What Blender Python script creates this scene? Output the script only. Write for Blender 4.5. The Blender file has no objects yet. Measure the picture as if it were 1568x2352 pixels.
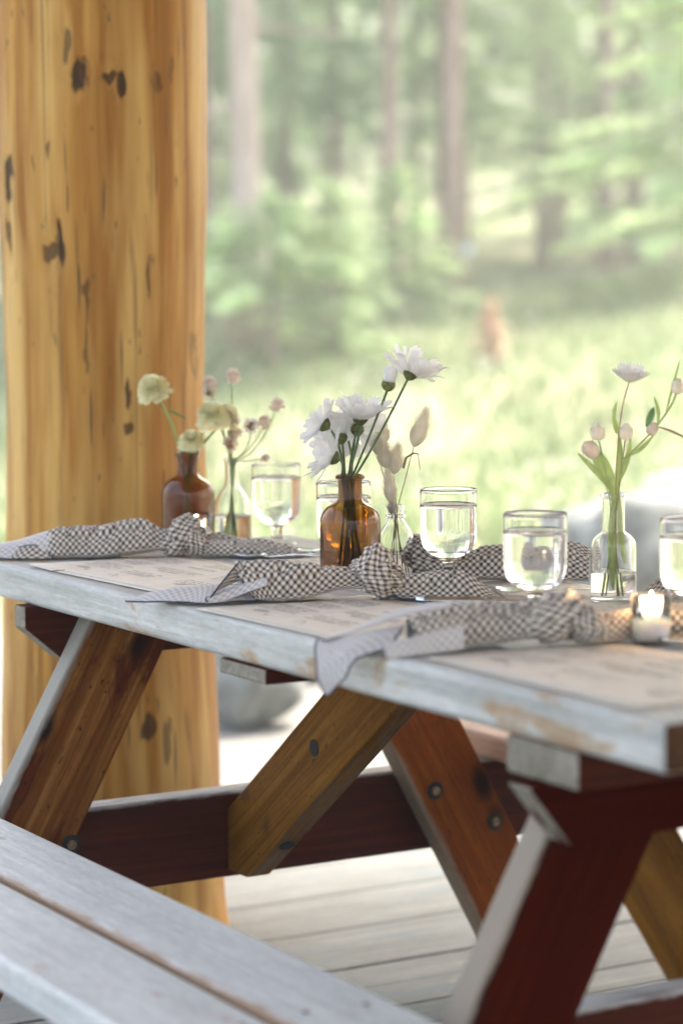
import bpy, bmesh, math, random
from mathutils import Vector, Matrix, noise as mn
rnd = random.Random(7)
S = bpy.context.scene
COL = S.collection
PI = math.pi
# ------------------------------------------------------------------ camera, sky, sun, exposure
ZT = 0.78                                   # height of the table top
cam = bpy.data.cameras.new('camera'); camo = bpy.data.objects.new('camera', cam); COL.objects.link(camo)
cam.sensor_fit = 'HORIZONTAL'; cam.sensor_width = 24.0; cam.lens = 5606 / 1568 * 24
cam.clip_start = 0.05; cam.clip_end = 400
cam.dof.use_dof = True; cam.dof.focus_distance = 3.60; cam.dof.aperture_fstop = 2.5
camo.matrix_world = Matrix.Translation((0, 0, ZT + 0.4302)) @ Matrix.Rotation(PI / 2 - 0.08939, 4, 'X') @ Matrix.Rotation(-0.00611, 4, 'Z')
S.camera = camo
world = bpy.data.worlds.new('World'); S.world = world; world.use_nodes = True
wn = world.node_tree.nodes; wl = world.node_tree.links
sky = wn.new('ShaderNodeTexSky'); sky.sky_type = 'NISHITA'; sky.sun_disc = False
SUN_EL, SUN_AZ = math.radians(50), math.radians(34)      # azimuth measured from +y towards +x
sky.sun_elevation = SUN_EL; sky.sun_rotation = SUN_AZ
sky.air_density = 1.0; sky.dust_density = 6.5; sky.ozone_density = .5
wl.new(sky.outputs[0], wn['Background'].inputs[0]); wn['Background'].inputs[1].default_value = 0.15
sun = bpy.data.lights.new('sun', 'SUN'); suno = bpy.data.objects.new('sun', sun); COL.objects.link(suno)
sun.energy = 2.0; sun.angle = math.radians(10); sun.color = (1.0, 0.95, 0.86)
sd = Vector((math.sin(SUN_AZ) * math.cos(SUN_EL), math.cos(SUN_AZ) * math.cos(SUN_EL), math.sin(SUN_EL)))
suno.rotation_euler = sd.to_track_quat('Z', 'Y').to_euler()
S.view_settings.view_transform = 'Standard'; S.view_settings.look = 'None'
S.view_settings.gamma = 1; S.view_settings.use_curve_mapping = False
S.view_settings.exposure = 2.42
S.render.engine = 'CYCLES'
cy = S.cycles
cy.max_bounces = 24; cy.transmission_bounces = 20; cy.transparent_max_bounces = 24; cy.diffuse_bounces = 5; cy.glossy_bounces = 8
cy.use_denoising = True
try: cy.denoiser = 'OPENIMAGEDENOISE'
except Exception: pass
cy.sample_clamp_indirect = 8.0; cy.blur_glossy = 0.3

# ------------------------------------------------------------------ material helpers
def newmat(name):
    m = bpy.data.materials.new(name); m.use_nodes = True
    nt = m.node_tree; return m, nt, nt.nodes['Principled BSDF']
def nd(nt, t, **kw):
    n = nt.nodes.new(t)
    for k, v in kw.items(): setattr(n, k, v)
    return n
def lk(nt, a, b): nt.links.new(a, b)
def ramp(nt, fac, stops, interp='LINEAR'):
    r = nd(nt, 'ShaderNodeValToRGB'); r.color_ramp.interpolation = interp
    e = r.color_ramp.elements
    while len(e) < len(stops): e.new(0.5)
    for i, (p, c) in enumerate(stops):
        e[i].position = p; e[i].color = (c[0], c[1], c[2], 1) if not isinstance(c, (int, float)) else (c, c, c, 1)
    lk(nt, fac, r.inputs[0]); return r.outputs[0]
def math_(nt, op, a, b=None, c=None):
    n = nd(nt, 'ShaderNodeMath', operation=op)
    for i, x in enumerate((a, b, c)):
        if x is None: continue
        if isinstance(x, (int, float)): n.inputs[i].default_value = x
        else: lk(nt, x, n.inputs[i])
    return n.outputs[0]
def mixc(nt, fac, a, b, mode='MIX'):
    n = nd(nt, 'ShaderNodeMix', data_type='RGBA', blend_type=mode)
    for i, x in ((0, fac), (6, a), (7, b)):
        if isinstance(x, (int, float)): n.inputs[i].default_value = x
        elif isinstance(x, tuple): n.inputs[i].default_value = (*x, 1) if len(x) == 3 else x
        else: lk(nt, x, n.inputs[i])
    return n.outputs[2]
def noise(nt, vec, scale, detail=3, rough=.55, dist=0.0):
    n = nd(nt, 'ShaderNodeTexNoise'); n.inputs['Scale'].default_value = scale; n.inputs['Detail'].default_value = detail
    n.inputs['Roughness'].default_value = rough; n.inputs['Distortion'].default_value = dist
    lk(nt, vec, n.inputs['Vector']); return n.outputs['Fac']
def mapping(nt, vec, sc, loc=(0, 0, 0)):
    n = nd(nt, 'ShaderNodeMapping'); n.inputs['Scale'].default_value = sc; n.inputs['Location'].default_value = loc
    lk(nt, vec, n.inputs['Vector']); return n.outputs[0]
def objvec(nt):
    tc = nd(nt, 'ShaderNodeTexCoord'); oi = nd(nt, 'ShaderNodeObjectInfo')
    a = nd(nt, 'ShaderNodeVectorMath', operation='ADD')
    m = math_(nt, 'MULTIPLY', oi.outputs['Random'], 37.0)
    lk(nt, tc.outputs['Object'], a.inputs[0]); lk(nt, m, a.inputs[1]); return a.outputs[0], tc.outputs['Object']
def bump(nt, bsdf, h, strength=.3, dist=.002):
    b = nd(nt, 'ShaderNodeBump'); b.inputs['Strength'].default_value = strength; b.inputs['Distance'].default_value = dist
    lk(nt, h, b.inputs['Height']); lk(nt, b.outputs[0], bsdf.inputs['Normal'])

def wood(name, cols, patch=None, patch_cov=.55, knots=(.08, .03, .015), knot_th=.12, rough=.6, grain=1.0, worn=None, worn_y=None, spots=0.0, spec=.5, endx=None):
    """grain along local X; cols: dark, mid, light"""
    m, nt, b = newmat(name); v, ov = objvec(nt)
    g = noise(nt, mapping(nt, v, (1.2, 38 * grain, 38 * grain)), 1.6, 4, .6, 1.2)
    col = ramp(nt, g, [(.25, cols[0]), (.5, cols[1]), (.75, cols[2])])
    big = noise(nt, mapping(nt, v, (1.5, 5, 5)), 2.2, 3, .6)
    col = mixc(nt, ramp(nt, big, [(.3, .0), (.7, .5)]), col, mixc(nt, 1.0, col, cols[0], 'MULTIPLY') if False else cols[0])
    if patch:
        p = noise(nt, mapping(nt, v, (2.2, 7, 7), (3, 1, 2)), 1.9, 4, .65, .6)
        col = mixc(nt, ramp(nt, p, [(patch_cov, 0.), (patch_cov + .07, .85)]), col, patch)
    vo = nd(nt, 'ShaderNodeTexVoronoi'); vo.feature = 'F1'; vo.inputs['Scale'].default_value = 1.0
    wv = nd(nt, 'ShaderNodeVectorMath', operation='ADD')
    nn = nd(nt, 'ShaderNodeTexNoise'); nn.inputs['Scale'].default_value = 14; lk(nt, v, nn.inputs['Vector'])
    sc_ = nd(nt, 'ShaderNodeVectorMath', operation='SCALE'); sc_.inputs['Scale'].default_value = .25; lk(nt, nn.outputs['Color'], sc_.inputs[0])
    lk(nt, mapping(nt, v, (6.5, 11, 11)), wv.inputs[0]); lk(nt, sc_.outputs[0], wv.inputs[1]); lk(nt, wv.outputs[0], vo.inputs['Vector'])
    kn = ramp(nt, vo.outputs['Distance'], [(knot_th * .6, 1.), (knot_th * 1.5, 0.)])
    col = mixc(nt, kn, col, knots)
    if spots > 0:
        s = noise(nt, mapping(nt, v, (45, 90, 90)), 1.6, 2, .5)
        col = mixc(nt, ramp(nt, s, [(.66, 0.), (.72, spots)]), col, (.02, .012, .01))
    fm = noise(nt, mapping(nt, v, (26, 110, 110), (5, 2, 9)), 1.7, 4, .7); fl = noise(nt, v, 9, 3, .6)
    col = mixc(nt, 1.0, col, mixc(nt, ramp(nt, fm, [(.32, 0.), (.68, 1.)]), (.86, .86, .85), (1.13, 1.13, 1.13)), 'MULTIPLY')
    col = mixc(nt, 1.0, col, mixc(nt, ramp(nt, fl, [(.30, 0.), (.70, 1.)]), (.93, .93, .92), (1.07, 1.07, 1.07)), 'MULTIPLY')
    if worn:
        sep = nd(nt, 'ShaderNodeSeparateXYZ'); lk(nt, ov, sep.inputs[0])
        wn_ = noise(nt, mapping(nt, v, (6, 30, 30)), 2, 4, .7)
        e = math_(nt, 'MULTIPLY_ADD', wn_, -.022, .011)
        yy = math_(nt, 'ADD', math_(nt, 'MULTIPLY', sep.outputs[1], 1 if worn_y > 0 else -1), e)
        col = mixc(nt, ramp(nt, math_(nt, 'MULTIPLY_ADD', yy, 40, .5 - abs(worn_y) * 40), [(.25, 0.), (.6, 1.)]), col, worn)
    if endx:
        s2 = nd(nt, 'ShaderNodeSeparateXYZ'); lk(nt, ov, s2.inputs[0]); ax = math_(nt, 'ABSOLUTE', s2.outputs[0])
        col = mixc(nt, math_(nt, 'GREATER_THAN', ax, endx), col, (.12, .055, .022))
    lk(nt, col, b.inputs['Base Color']); b.inputs['Roughness'].default_value = rough; b.inputs['Specular IOR Level'].default_value = spec
    bump(nt, b, g, .5, .002)
    return m

M = {}
M['top'] = wood('weathered_white_wood', ((.31, .32, .305), (.52, .53, .51), (.69, .705, .685)), patch=(.36, .23, .115), patch_cov=.55, knots=(.40, .33, .27), knot_th=.05, rough=.5)
M['end_d'] = wood('dark_end_grain', ((.05, .022, .010), (.085, .038, .016), (.13, .06, .025)), rough=.7, spec=.1)
M['end_g'] = wood('grey_end_grain', ((.15, .135, .10), (.27, .245, .20), (.38, .345, .29)), rough=.75, spec=.1)
M['bench'] = wood('weathered_grey_wood', ((.46, .47, .455), (.62, .635, .625), (.74, .755, .745)), patch=(.52, .45, .40), patch_cov=.68, knots=(.42, .33, .30), knot_th=.085, rough=.55)
M['bench_w'] = wood('weathered_grey_wood_worn_edge', ((.46, .47, .455), (.62, .635, .625), (.74, .755, .745)), patch=(.52, .45, .40), patch_cov=.68, knots=(.42, .33, .30), knot_th=.085, rough=.55, worn=(.30, .18, .10), worn_y=.0665)
M['deck'] = wood('weathered_deck_wood', ((.125, .13, .122), (.205, .215, .205), (.29, .30, .29)), patch=(.15, .185, .20), patch_cov=.56, knots=(.27, .26, .25), knot_th=.05, rough=.75)
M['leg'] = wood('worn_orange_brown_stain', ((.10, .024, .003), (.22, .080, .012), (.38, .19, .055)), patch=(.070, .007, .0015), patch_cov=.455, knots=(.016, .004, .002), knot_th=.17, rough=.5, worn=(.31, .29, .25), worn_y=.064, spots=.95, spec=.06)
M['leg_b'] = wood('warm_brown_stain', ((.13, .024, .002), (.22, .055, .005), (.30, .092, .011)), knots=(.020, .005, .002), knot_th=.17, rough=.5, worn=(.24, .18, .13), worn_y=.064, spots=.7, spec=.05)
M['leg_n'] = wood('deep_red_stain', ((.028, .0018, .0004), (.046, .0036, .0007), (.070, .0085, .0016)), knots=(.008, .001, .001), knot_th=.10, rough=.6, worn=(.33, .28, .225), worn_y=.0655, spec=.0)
M['red'] = wood('dark_red_stain', ((.036, .0042, .0008), (.068, .0100, .0018), (.11, .022, .0042)), knots=(.010, .001, .001), knot_th=.09, rough=.6, spec=.1)
M['redtop'] = wood('dark_red_stain_worn_top', ((.036, .0042, .0008), (.068, .0100, .0018), (.11, .022, .0042)), knots=(.010, .001, .001), knot_th=.09, rough=.6, worn=(.50, .49, .47), worn_y=.0705, spec=.1)
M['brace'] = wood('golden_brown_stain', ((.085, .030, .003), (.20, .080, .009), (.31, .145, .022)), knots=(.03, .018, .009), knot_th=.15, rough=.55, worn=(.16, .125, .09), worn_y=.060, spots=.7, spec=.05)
M['batten'] = wood('grey_brown_batten', ((.14, .12, .085), (.28, .24, .19), (.42, .37, .31)), knots=(.05, .04, .03), knot_th=.15, rough=.7, spec=.2)
M['farbench'] = wood('pink_brown_bench', ((.40, .25, .18), (.52, .36, .27), (.60, .46, .37)), knots=(.2, .1, .07), knot_th=.05)
M['roof'] = wood('roof_board_wood', ((.30, .19, .10), (.42, .28, .16), (.52, .37, .22)), knots=(.15, .07, .03), knot_th=.08, rough=.7)

def simple(name, col, rough=.5, metal=0, trans=0, ior=1.45, sss=0, emis=None, es=0, var=0, vs=20):
    m, nt, b = newmat(name)
    b.inputs['Base Color'].default_value = (*col, 1); b.inputs['Roughness'].default_value = rough; b.inputs['Metallic'].default_value = metal
    b.inputs['Transmission Weight'].default_value = trans; b.inputs['IOR'].default_value = ior
    if sss: b.inputs['Subsurface Weight'].default_value = sss; b.inputs['Subsurface Radius'].default_value = (.02, .012, .008)
    if emis: b.inputs['Emission Color'].default_value = (*emis, 1); b.inputs['Emission Strength'].default_value = es
    if var:
        v, _ = objvec(nt); n = noise(nt, v, vs, 3)
        c = mixc(nt, ramp(nt, n, [(.3, 0.), (.7, 1.)]), tuple(max(0, x * (1 - var)) for x in col), tuple(min(1, x * (1 + var)) for x in col))
        lk(nt, c, b.inputs['Base Color'])
    return m
def leafmat(name, col, var=.35, trans=.45, rough=.6, vs=3.0):
    m, nt, b = newmat(name)
    tc = nd(nt, 'ShaderNodeNewGeometry'); n = noise(nt, tc.outputs['Position'], vs, 3)
    c = mixc(nt, ramp(nt, n, [(.3, 0.), (.7, 1.)]), tuple(x * (1 - var) for x in col), tuple(min(.95, x * (1 + var)) for x in col))
    lk(nt, c, b.inputs['Base Color']); b.inputs['Roughness'].default_value = rough
    t = nd(nt, 'ShaderNodeBsdfTranslucent'); lk(nt, c, t.inputs['Color'])
    mx = nd(nt, 'ShaderNodeMixShader'); mx.inputs[0].default_value = trans
    lk(nt, b.outputs[0], mx.inputs[1]); lk(nt, t.outputs[0], mx.inputs[2]); lk(nt, mx.outputs[0], nt.nodes['Material Output'].inputs[0])
    return m
M['glass'] = simple('clear_glass', (1, 1, 1), 0.0, trans=1, ior=1.40)
M['water'] = simple('water', (1, 1, 1), 0.0, trans=1, ior=1.33)
def amber():
    m, nt, b = newmat('amber_glass')
    b.inputs['Base Color'].default_value = (1, 1, 1, 1); b.inputs['Transmission Weight'].default_value = 1; b.inputs['Roughness'].default_value = .0; b.inputs['IOR'].default_value = 1.5
    va = nd(nt, 'ShaderNodeVolumeAbsorption'); va.inputs['Color'].default_value = (.83, .70, .05, 1); va.inputs['Density'].default_value = 1750
    lk(nt, va.outputs[0], nt.nodes['Material Output'].inputs['Volume']); return m
M['amber'] = amber()
M['steel'] = simple('polished_steel', (.82, .84, .86), .12, metal=1)
M['iron'] = simple('rusty_bolt_steel', (.22, .15, .09), .45, metal=.5, var=.4, vs=200)
M['wax'] = simple('white_wax', (.98, .93, .87), .5, sss=.9)
b_ = M['wax'].node_tree.nodes['Principled BSDF']; b_.inputs['Subsurface Radius'].default_value = (1, .7, .5); b_.inputs['Subsurface Scale'].default_value = .012
M['flame'] = simple('candle_flame', (1, .7, .3), 1, emis=(1.0, .62, .25), es=45)
M['wick'] = simple('black_wick', (.02, .02, .02), .9)
M['kraft'] = simple('kraft_paper', (.75, .68, .575), .75, var=.035, vs=60)
M['ink'] = simple('grey_ink', (.09, .09, .08), .8)
M['ink_l'] = simple('faded_ink', (.34, .33, .30), .8)
M['petal_w'] = leafmat('white_petal', (.88, .875, .86), .05, .42, .5, 60)
M['petal_y'] = leafmat('pale_yellow_petal', (.95, .87, .60), .12, .2, .6, 90)
M['petal_c'] = leafmat('cream_petal', (.80, .70, .60), .14, .35, .6, 90)
M['petal_p'] = leafmat('blush_bract', (.88, .82, .68), .12, .25, .4, 90)
M['calyx'] = leafmat('olive_calyx', (.17, .19, .05), .5, .2, .6, 250)
M['stem'] = leafmat('green_stem', (.13, .19, .075), .3, .15, .5, 40)
M['stem_l'] = leafmat('light_green_stem', (.34, .46, .15), .25, .25, .5, 40)
M['stem_b'] = simple('dry_brown_stem', (.30, .20, .11), .7)
M['fuzz'] = leafmat('bunny_tail_fuzz', (.90, .82, .70), .12, .5, .9, 80)
M['leafdark'] = leafmat('vase_leaf', (.12, .26, .09), .3, .3, .5, 60)
M['seed'] = simple('brown_seed_core', (.22, .15, .07), .8)

def gingham(name, back=False, hem=False):
    m, nt, b = newmat(name)
    if hem:
        b.inputs['Base Color'].default_value = (.055, .06, .09, 1); b.inputs['Roughness'].default_value = .9; return m
    uv = nd(nt, 'ShaderNodeUVMap'); sep = nd(nt, 'ShaderNodeSeparateXYZ'); lk(nt, uv.outputs[0], sep.inputs[0])
    P = .0078
    def stripe(o):
        f = math_(nt, 'FRACT', math_(nt, 'DIVIDE', o, P))
        return ramp(nt, f, [(.0, 0.), (.04, 1.), (.46, 1.), (.52, 0.)])
    s = math_(nt, 'ADD', stripe(sep.outputs[0]), stripe(sep.outputs[1]))
    if back: col = ramp(nt, math_(nt, 'MULTIPLY', s, .5), [(0, (.70, .66, .62)), (.5, (.58, .55, .53)), (1, (.42, .41, .43))])
    else: col = ramp(nt, math_(nt, 'MULTIPLY', s, .5), [(0, (.78, .70, .59)), (.5, (.36, .31, .265)), (1, (.040, .038, .042))])
    lk(nt, col, b.inputs['Base Color']); b.inputs['Roughness'].default_value = .9
    try: b.inputs['Sheen Weight'].default_value = .25
    except Exception: pass
    tc = nd(nt, 'ShaderNodeNewGeometry'); w = noise(nt, tc.outputs['Position'], 160, 3, .7)
    bump(nt, b, w, .35, .002)
    return m
M['ging'] = gingham('gingham_cloth'); M['gback'] = gingham('gingham_cloth_reverse', back=True); M['hem'] = gingham('navy_overlock_thread', hem=True)

# ------------------------------------------------------------------ object helpers
def tag(o, label=None, cat=None, group=None, kind=None):
    if label: o['label'] = label
    if cat: o['category'] = cat
    if group: o['group'] = group
    if kind: o['kind'] = kind
    return o
def link(o, parent=None):
    COL.objects.link(o)
    if parent is not None: o.parent = parent
    return o
def empty(name, loc=(0, 0, 0), rz=0, **kw):
    o = bpy.data.objects.new(name, None); link(o); o.location = loc; o.rotation_euler = (0, 0, rz); o.empty_display_size = .05
    return tag(o, **kw)
def mesh(name, verts, faces, mats, parent=None, smooth=True, uvs=None, matidx=None):
    me = bpy.data.meshes.new(name); me.from_pydata([tuple(v) for v in verts], [], faces)
    for m in (mats if isinstance(mats, (list, tuple)) else [mats]): me.materials.append(m)
    if smooth: me.polygons.foreach_set('use_smooth', [True] * len(me.polygons))
    if matidx: me.polygons.foreach_set('material_index', matidx)
    if uvs is not None:
        ul = me.uv_layers.new(name='UVMap'); flat = []
        for l in me.loops: flat.extend(uvs[l.vertex_index])
        ul.data.foreach_set('uv', flat)
    me.update()
    return link(bpy.data.objects.new(name, me), parent)
class MB:
    def __init__(s): s.v = []; s.f = []
    def add(s, v, f):
        n = len(s.v); s.v.extend(v); s.f.extend([tuple(i + n for i in q) for q in f]); return s
    def tube(s, pts, rad, n=8, cap=True):
        pts = [Vector(p) for p in pts]
        if isinstance(rad, (int, float)): rad = [rad] * len(pts)
        V = []; F = []; up = None
        for i, p in enumerate(pts):
            t = (pts[min(i + 1, len(pts) - 1)] - pts[max(i - 1, 0)]).normalized()
            if up is None: up = Vector((0, 0, 1)) if abs(t.z) < .9 else Vector((1, 0, 0))
            a = up.cross(t)
            if a.length < 1e-4: a = Vector((1, 0, 0))
            a.normalize(); bb = t.cross(a).normalized(); up = bb
            for k in range(n):
                th = 2 * PI * k / n; V.append(p + (a * math.cos(th) + bb * math.sin(th)) * rad[i])
        for i in range(len(pts) - 1):
            for k in range(n): F.append((i * n + k, i * n + (k + 1) % n, (i + 1) * n + (k + 1) % n, (i + 1) * n + k))
        if cap: F.append(tuple(range(n))[::-1]); F.append(tuple((len(pts) - 1) * n + k for k in range(n)))
        return s.add(V, F)
    def lathe(s, prof, n=40, c=(0, 0, 0)):
        V = []; F = []; idx = []
        for r, z in prof:
            if r < 1e-6: idx.append([len(V)] * n); V.append((c[0], c[1], c[2] + z))
            else:
                idx.append([len(V) + k for k in range(n)])
                for k in range(n): V.append((c[0] + r * math.cos(2 * PI * k / n), c[1] + r * math.sin(2 * PI * k / n), c[2] + z))
        for i in range(len(prof) - 1):
            for k in range(n):
                q = [idx[i][k], idx[i][(k + 1) % n], idx[i + 1][(k + 1) % n], idx[i + 1][k]]
                u = []
                for x in q:
                    if x not in u: u.append(x)
                if len(u) > 2: F.append(tuple(u))
        return s.add(V, F)
    def ball(s, c, r, nu=10, nv=7, jit=0, sz=1):
        pr = [(r * math.sin(PI * i / nv), -r * sz * math.cos(PI * i / nv)) for i in range(nv + 1)]; pr[0] = (0, pr[0][1]); pr[-1] = (0, pr[-1][1])
        return s.lathe(pr, nu, c)
    def build(s, name, mat, parent=None, smooth=True): return mesh(name, s.v, s.f, mat, parent, smooth)
def bez(p0, p1, p2, n=10):
    p0, p1, p2 = Vector(p0), Vector(p1), Vector(p2)
    return [p0 * (1 - t) ** 2 + p1 * 2 * t * (1 - t) + p2 * t * t for t in [i / n for i in range(n + 1)]]
def bevel(o, w, seg=2):
    m = o.modifiers.new('bevel', 'BEVEL'); m.width = w; m.segments = seg; m.limit_method = 'ANGLE'; m.angle_limit = .5
    return o
def smooth_prof(pts, n=5):
    """round the corners of a lathe profile with Catmull-Rom"""
    out = []
    for i in range(len(pts) - 1):
        p0 = pts[max(i - 1, 0)]; p1 = pts[i]; p2 = pts[i + 1]; p3 = pts[min(i + 2, len(pts) - 1)]
        for k in range(n):
            t = k / n
            out.append(tuple(.5 * (2 * p1[j] + (p2[j] - p0[j]) * t + (2 * p0[j] - 5 * p1[j] + 4 * p2[j] - p3[j]) * t * t + (3 * p1[j] - p0[j] - 3 * p2[j] + p3[j]) * t ** 3) for j in (0, 1)))
    out.append(pts[-1]); return [(max(0, r), z) for r, z in out]

# table frame: local x = across (v), local y = along (u), origin under the near front corner
O = Vector((0.32157, 2.41165, 0)); TH = 0.5294
U2 = Vector((-math.sin(TH), math.cos(TH), 0)); V2 = Vector((math.cos(TH), math.sin(TH), 0))
def T(u, v, z=ZT): return O + U2 * u + V2 * v + Vector((0, 0, z))

# ------------------------------------------------------------------ terrain
def ground_h(x, y):
    t = max(0, y - 8.6); q = min(1, t / 12)
    h = -.015 + 1.05 * q * q * (3 - 2 * q) * .55 + 1.05 * q * .45 + .03 * max(0, t - 12)
    h += .085 * max(-1, min(6, x)) * min(1, t / 10)
    if y > 30: h += .045 * (y - 30)
    h += .05 * mn.noise(Vector((x * .5, y * .5, 0))) * min(1, t / 3)
    return h
def ground_mat():
    m, nt, b = newmat('meadow_ground'); g = nd(nt, 'ShaderNodeNewGeometry'); P = g.outputs['Position']
    sep = nd(nt, 'ShaderNodeSeparateXYZ'); lk(nt, P, sep.inputs[0])
    n1 = noise(nt, mapping(nt, P, (1, .45, 1)), 1.1, 5, .6); n2 = noise(nt, mapping(nt, P, (1, .4, 1), (7, 3, 1)), .55, 3, .6)
    grass = ramp(nt, n1, [(.3, (.12, .155, .065)), (.5, (.20, .225, .10)), (.68, (.29, .275, .16))])
    grass = mixc(nt, ramp(nt, n2, [(.5, 0.), (.66, .75)]), grass, (.36, .33, .21))
    gravel = ramp(nt, noise(nt, P, 30, 4, .7), [(.3, (.13, .13, .12)), (.7, (.22, .215, .20))])
    yy = math_(nt, 'ADD', sep.outputs[1], math_(nt, 'MULTIPLY', n1, 1.5))
    c = mixc(nt, ramp(nt, math_(nt, 'MULTIPLY', yy, .1), [(.93, 0.), (1.02, 1.)]), gravel, grass)
    lk(nt, c, b.inputs['Base Color']); b.inputs['Roughness'].default_value = .95
    return m
M['ground'] = ground_mat()
def make_ground():
    xs = [-150, -90, -60, -40, -28] + [-20 + i * .8 for i in range(51)] + [28, 40, 60, 90, 150]
    ys = [-60, -30, -10, 0, 3, 5] + [6.5 + i * .6 for i in range(50)] + [40, 48, 60, 80, 110, 150]
    V = [(x, y, ground_h(x, y)) for y in ys for x in xs]; n = len(xs)
    F = [(j * n + i, j * n + i + 1, (j + 1) * n + i + 1, (j + 1) * n + i) for j in range(len(ys) - 1) for i in range(n - 1)]
    tag(mesh('ground', V, F, M['ground']), 'pale gravel then sloping green meadow rising to the forest', kind='structure')
make_ground()

# ------------------------------------------------------------------ board helper: polygon in a plane of the table frame, extruded
def board(name, parent, plane, poly, off, thick, ang, mat, bev=.003, endmat=None):
    ex = {'u': (Vector((1, 0, 0)), Vector((0, 0, 1)), Vector((0, 1, 0))), 'v': (Vector((0, 1, 0)), Vector((0, 0, 1)), Vector((1, 0, 0))),
          'z': (Vector((1, 0, 0)), Vector((0, 1, 0)), Vector((0, 0, 1)))}[plane]
    e1, e2, en = ex
    cx = sum(p[0] for p in poly) / len(poly); cyy = sum(p[1] for p in poly) / len(poly)
    c, s = math.cos(ang), math.sin(ang)
    X = e1 * c + e2 * s; Y = -e1 * s + e2 * c; Z = X.cross(Y); sg = 1 if Z.dot(en) > 0 else -1
    org = e1 * cx + e2 * cyy + en * (off + thick / 2)
    mtx = Matrix((X, Y, Z)).transposed().to_4x4(); mtx.translation = org
    loc = [((p[0] - cx) * c + (p[1] - cyy) * s, -(p[0] - cx) * s + (p[1] - cyy) * c) for p in poly]
    n = len(loc); h = thick / 2
    V = [(x, y, -h) for x, y in loc] + [(x, y, h) for x, y in loc]
    F = [tuple(range(n))[::-1], tuple(range(n, 2 * n))] + [(i, (i + 1) % n, n + (i + 1) % n, n + i) for i in range(n)]
    o = mesh(name, V, F, mat, parent, smooth=False); o.matrix_local = mtx
    bm = bmesh.new(); bm.from_mesh(o.data); bmesh.ops.recalc_face_normals(bm, faces=bm.faces); bm.to_mesh(o.data); bm.free()
    if endmat:
        o.data.materials.append(endmat)
        for p in o.data.polygons:
            if abs(p.normal.x) > .4: p.material_index = 1
    if bev: bevel(o, bev, 2)
    return o
def rect(a0, a1, b0, b1): return [(a0, b0), (a1, b0), (a1, b1), (a0, b1)]

# ------------------------------------------------------------------ deck
deck = empty('deck_floor', O, TH, label='pale weathered plank deck under the picnic table', kind='structure')
u = 2.73; widths = []
gaps = [2.73, 2.51, 2.39, 2.27, 2.15, 2.03, 1.905, 1.785, 1.665, 1.545, 1.43, 1.31, 1.19, 1.07, .95, .83, .71, .59, .47, .35, .23, .11, -.01, -.13, -.25, -.37, -.49, -.61, -.73, -.85, -1.2, -1.6, -2.2, -2.9]
for i in range(len(gaps) - 1):
    g = .004 if gaps[i] < 1.8 else .0015
    if i in (6, 9): g = .009
    board('deck_plank', deck, 'z', rect(-2.6, 3.6, gaps[i + 1] + g, gaps[i]), -.035, .035 - (i % 2) * .0012, 0, M['deck'], .002)
board('deck_gap_shade', deck, 'z', rect(-2.6, 3.6, -2.9, 2.70), -.105, .03, 0, M['end_d'], 0)  # one dark sheet under all planks; shade in the gaps is its colour

# ------------------------------------------------------------------ roof above the deck (the log post carries it)
roof = empty('pavilion_roof', (0, 0, 0), 0, label='timber pavilion roof above the deck, carried by the log post', cat='roof')
for i in range(20):
    y0 = -1.8 + i * .44
    mesh('roof_board', [(x, y, z) for z in (2.92, 2.95) for x, y in ((-1.15, y0), (4.6, y0), (4.6, y0 + .432), (-1.15, y0 + .432))],
         [(0, 3, 2, 1), (4, 5, 6, 7), (0, 1, 5, 4), (1, 2, 6, 5), (2, 3, 7, 6), (3, 0, 4, 7)], M['roof'], roof, False)
for x in (-1.0, .4, 1.8, 3.2, 4.4):
    mesh('rafter', [(x + a, b, z) for z in (2.72, 2.918) for a, b in ((-.06, -1.8), (.06, -1.8), (.06, 6.98), (-.06, 6.98))],
         [(0, 3, 2, 1), (4, 5, 6, 7), (0, 1, 5, 4), (1, 2, 6, 5), (2, 3, 7, 6), (3, 0, 4, 7)], M['roof'], roof, False)

# ------------------------------------------------------------------ log post
PC = Vector((-.44, 4.56, 0))
KN = [  # angle-x offset on the camera side (m), height z, half width, half height, darkness
    (-.02, 1.595, .022, .030, 1), (-.045, 1.655, .012, .045, .7), (.035, 1.60, .018, .012, .9), (.055, 1.583, .008, .028, 1), (.115, 1.59, .012, .02, .5), (.14, 1.61, .008, .03, .4),
    (-.158, 1.415, .009, .055, 1), (-.158, 1.32, .006, .05, .8), (-.06, 1.305, .011, .048, 1), (-.078, 1.285, .014, .018, .8), (-.015, 1.20, .005, .05, .7), (-.02, 1.12, .004, .06, .6),
    (.10, 1.24, .004, .045, .8), (-.11, 1.45, .004, .02, .6), (-.075, 1.47, .006, .012, .7), (.06, 1.03, .009, .035, 1), (.062, .97, .010, .014, .9), (.12, .86, .006, .04, .6),
    (.02, .56, .012, .03, .8), (-.01, .62, .006, .04, .7), (.06, .50, .007, .03, .7), (.14, .68, .008, .05, .7), (.09, .43, .02, .03, .9), (.12, .40, .008, .05, .6), (-.04, .74, .006, .02, .6), (.17, 1.1, .004, .05, .5)]
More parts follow.
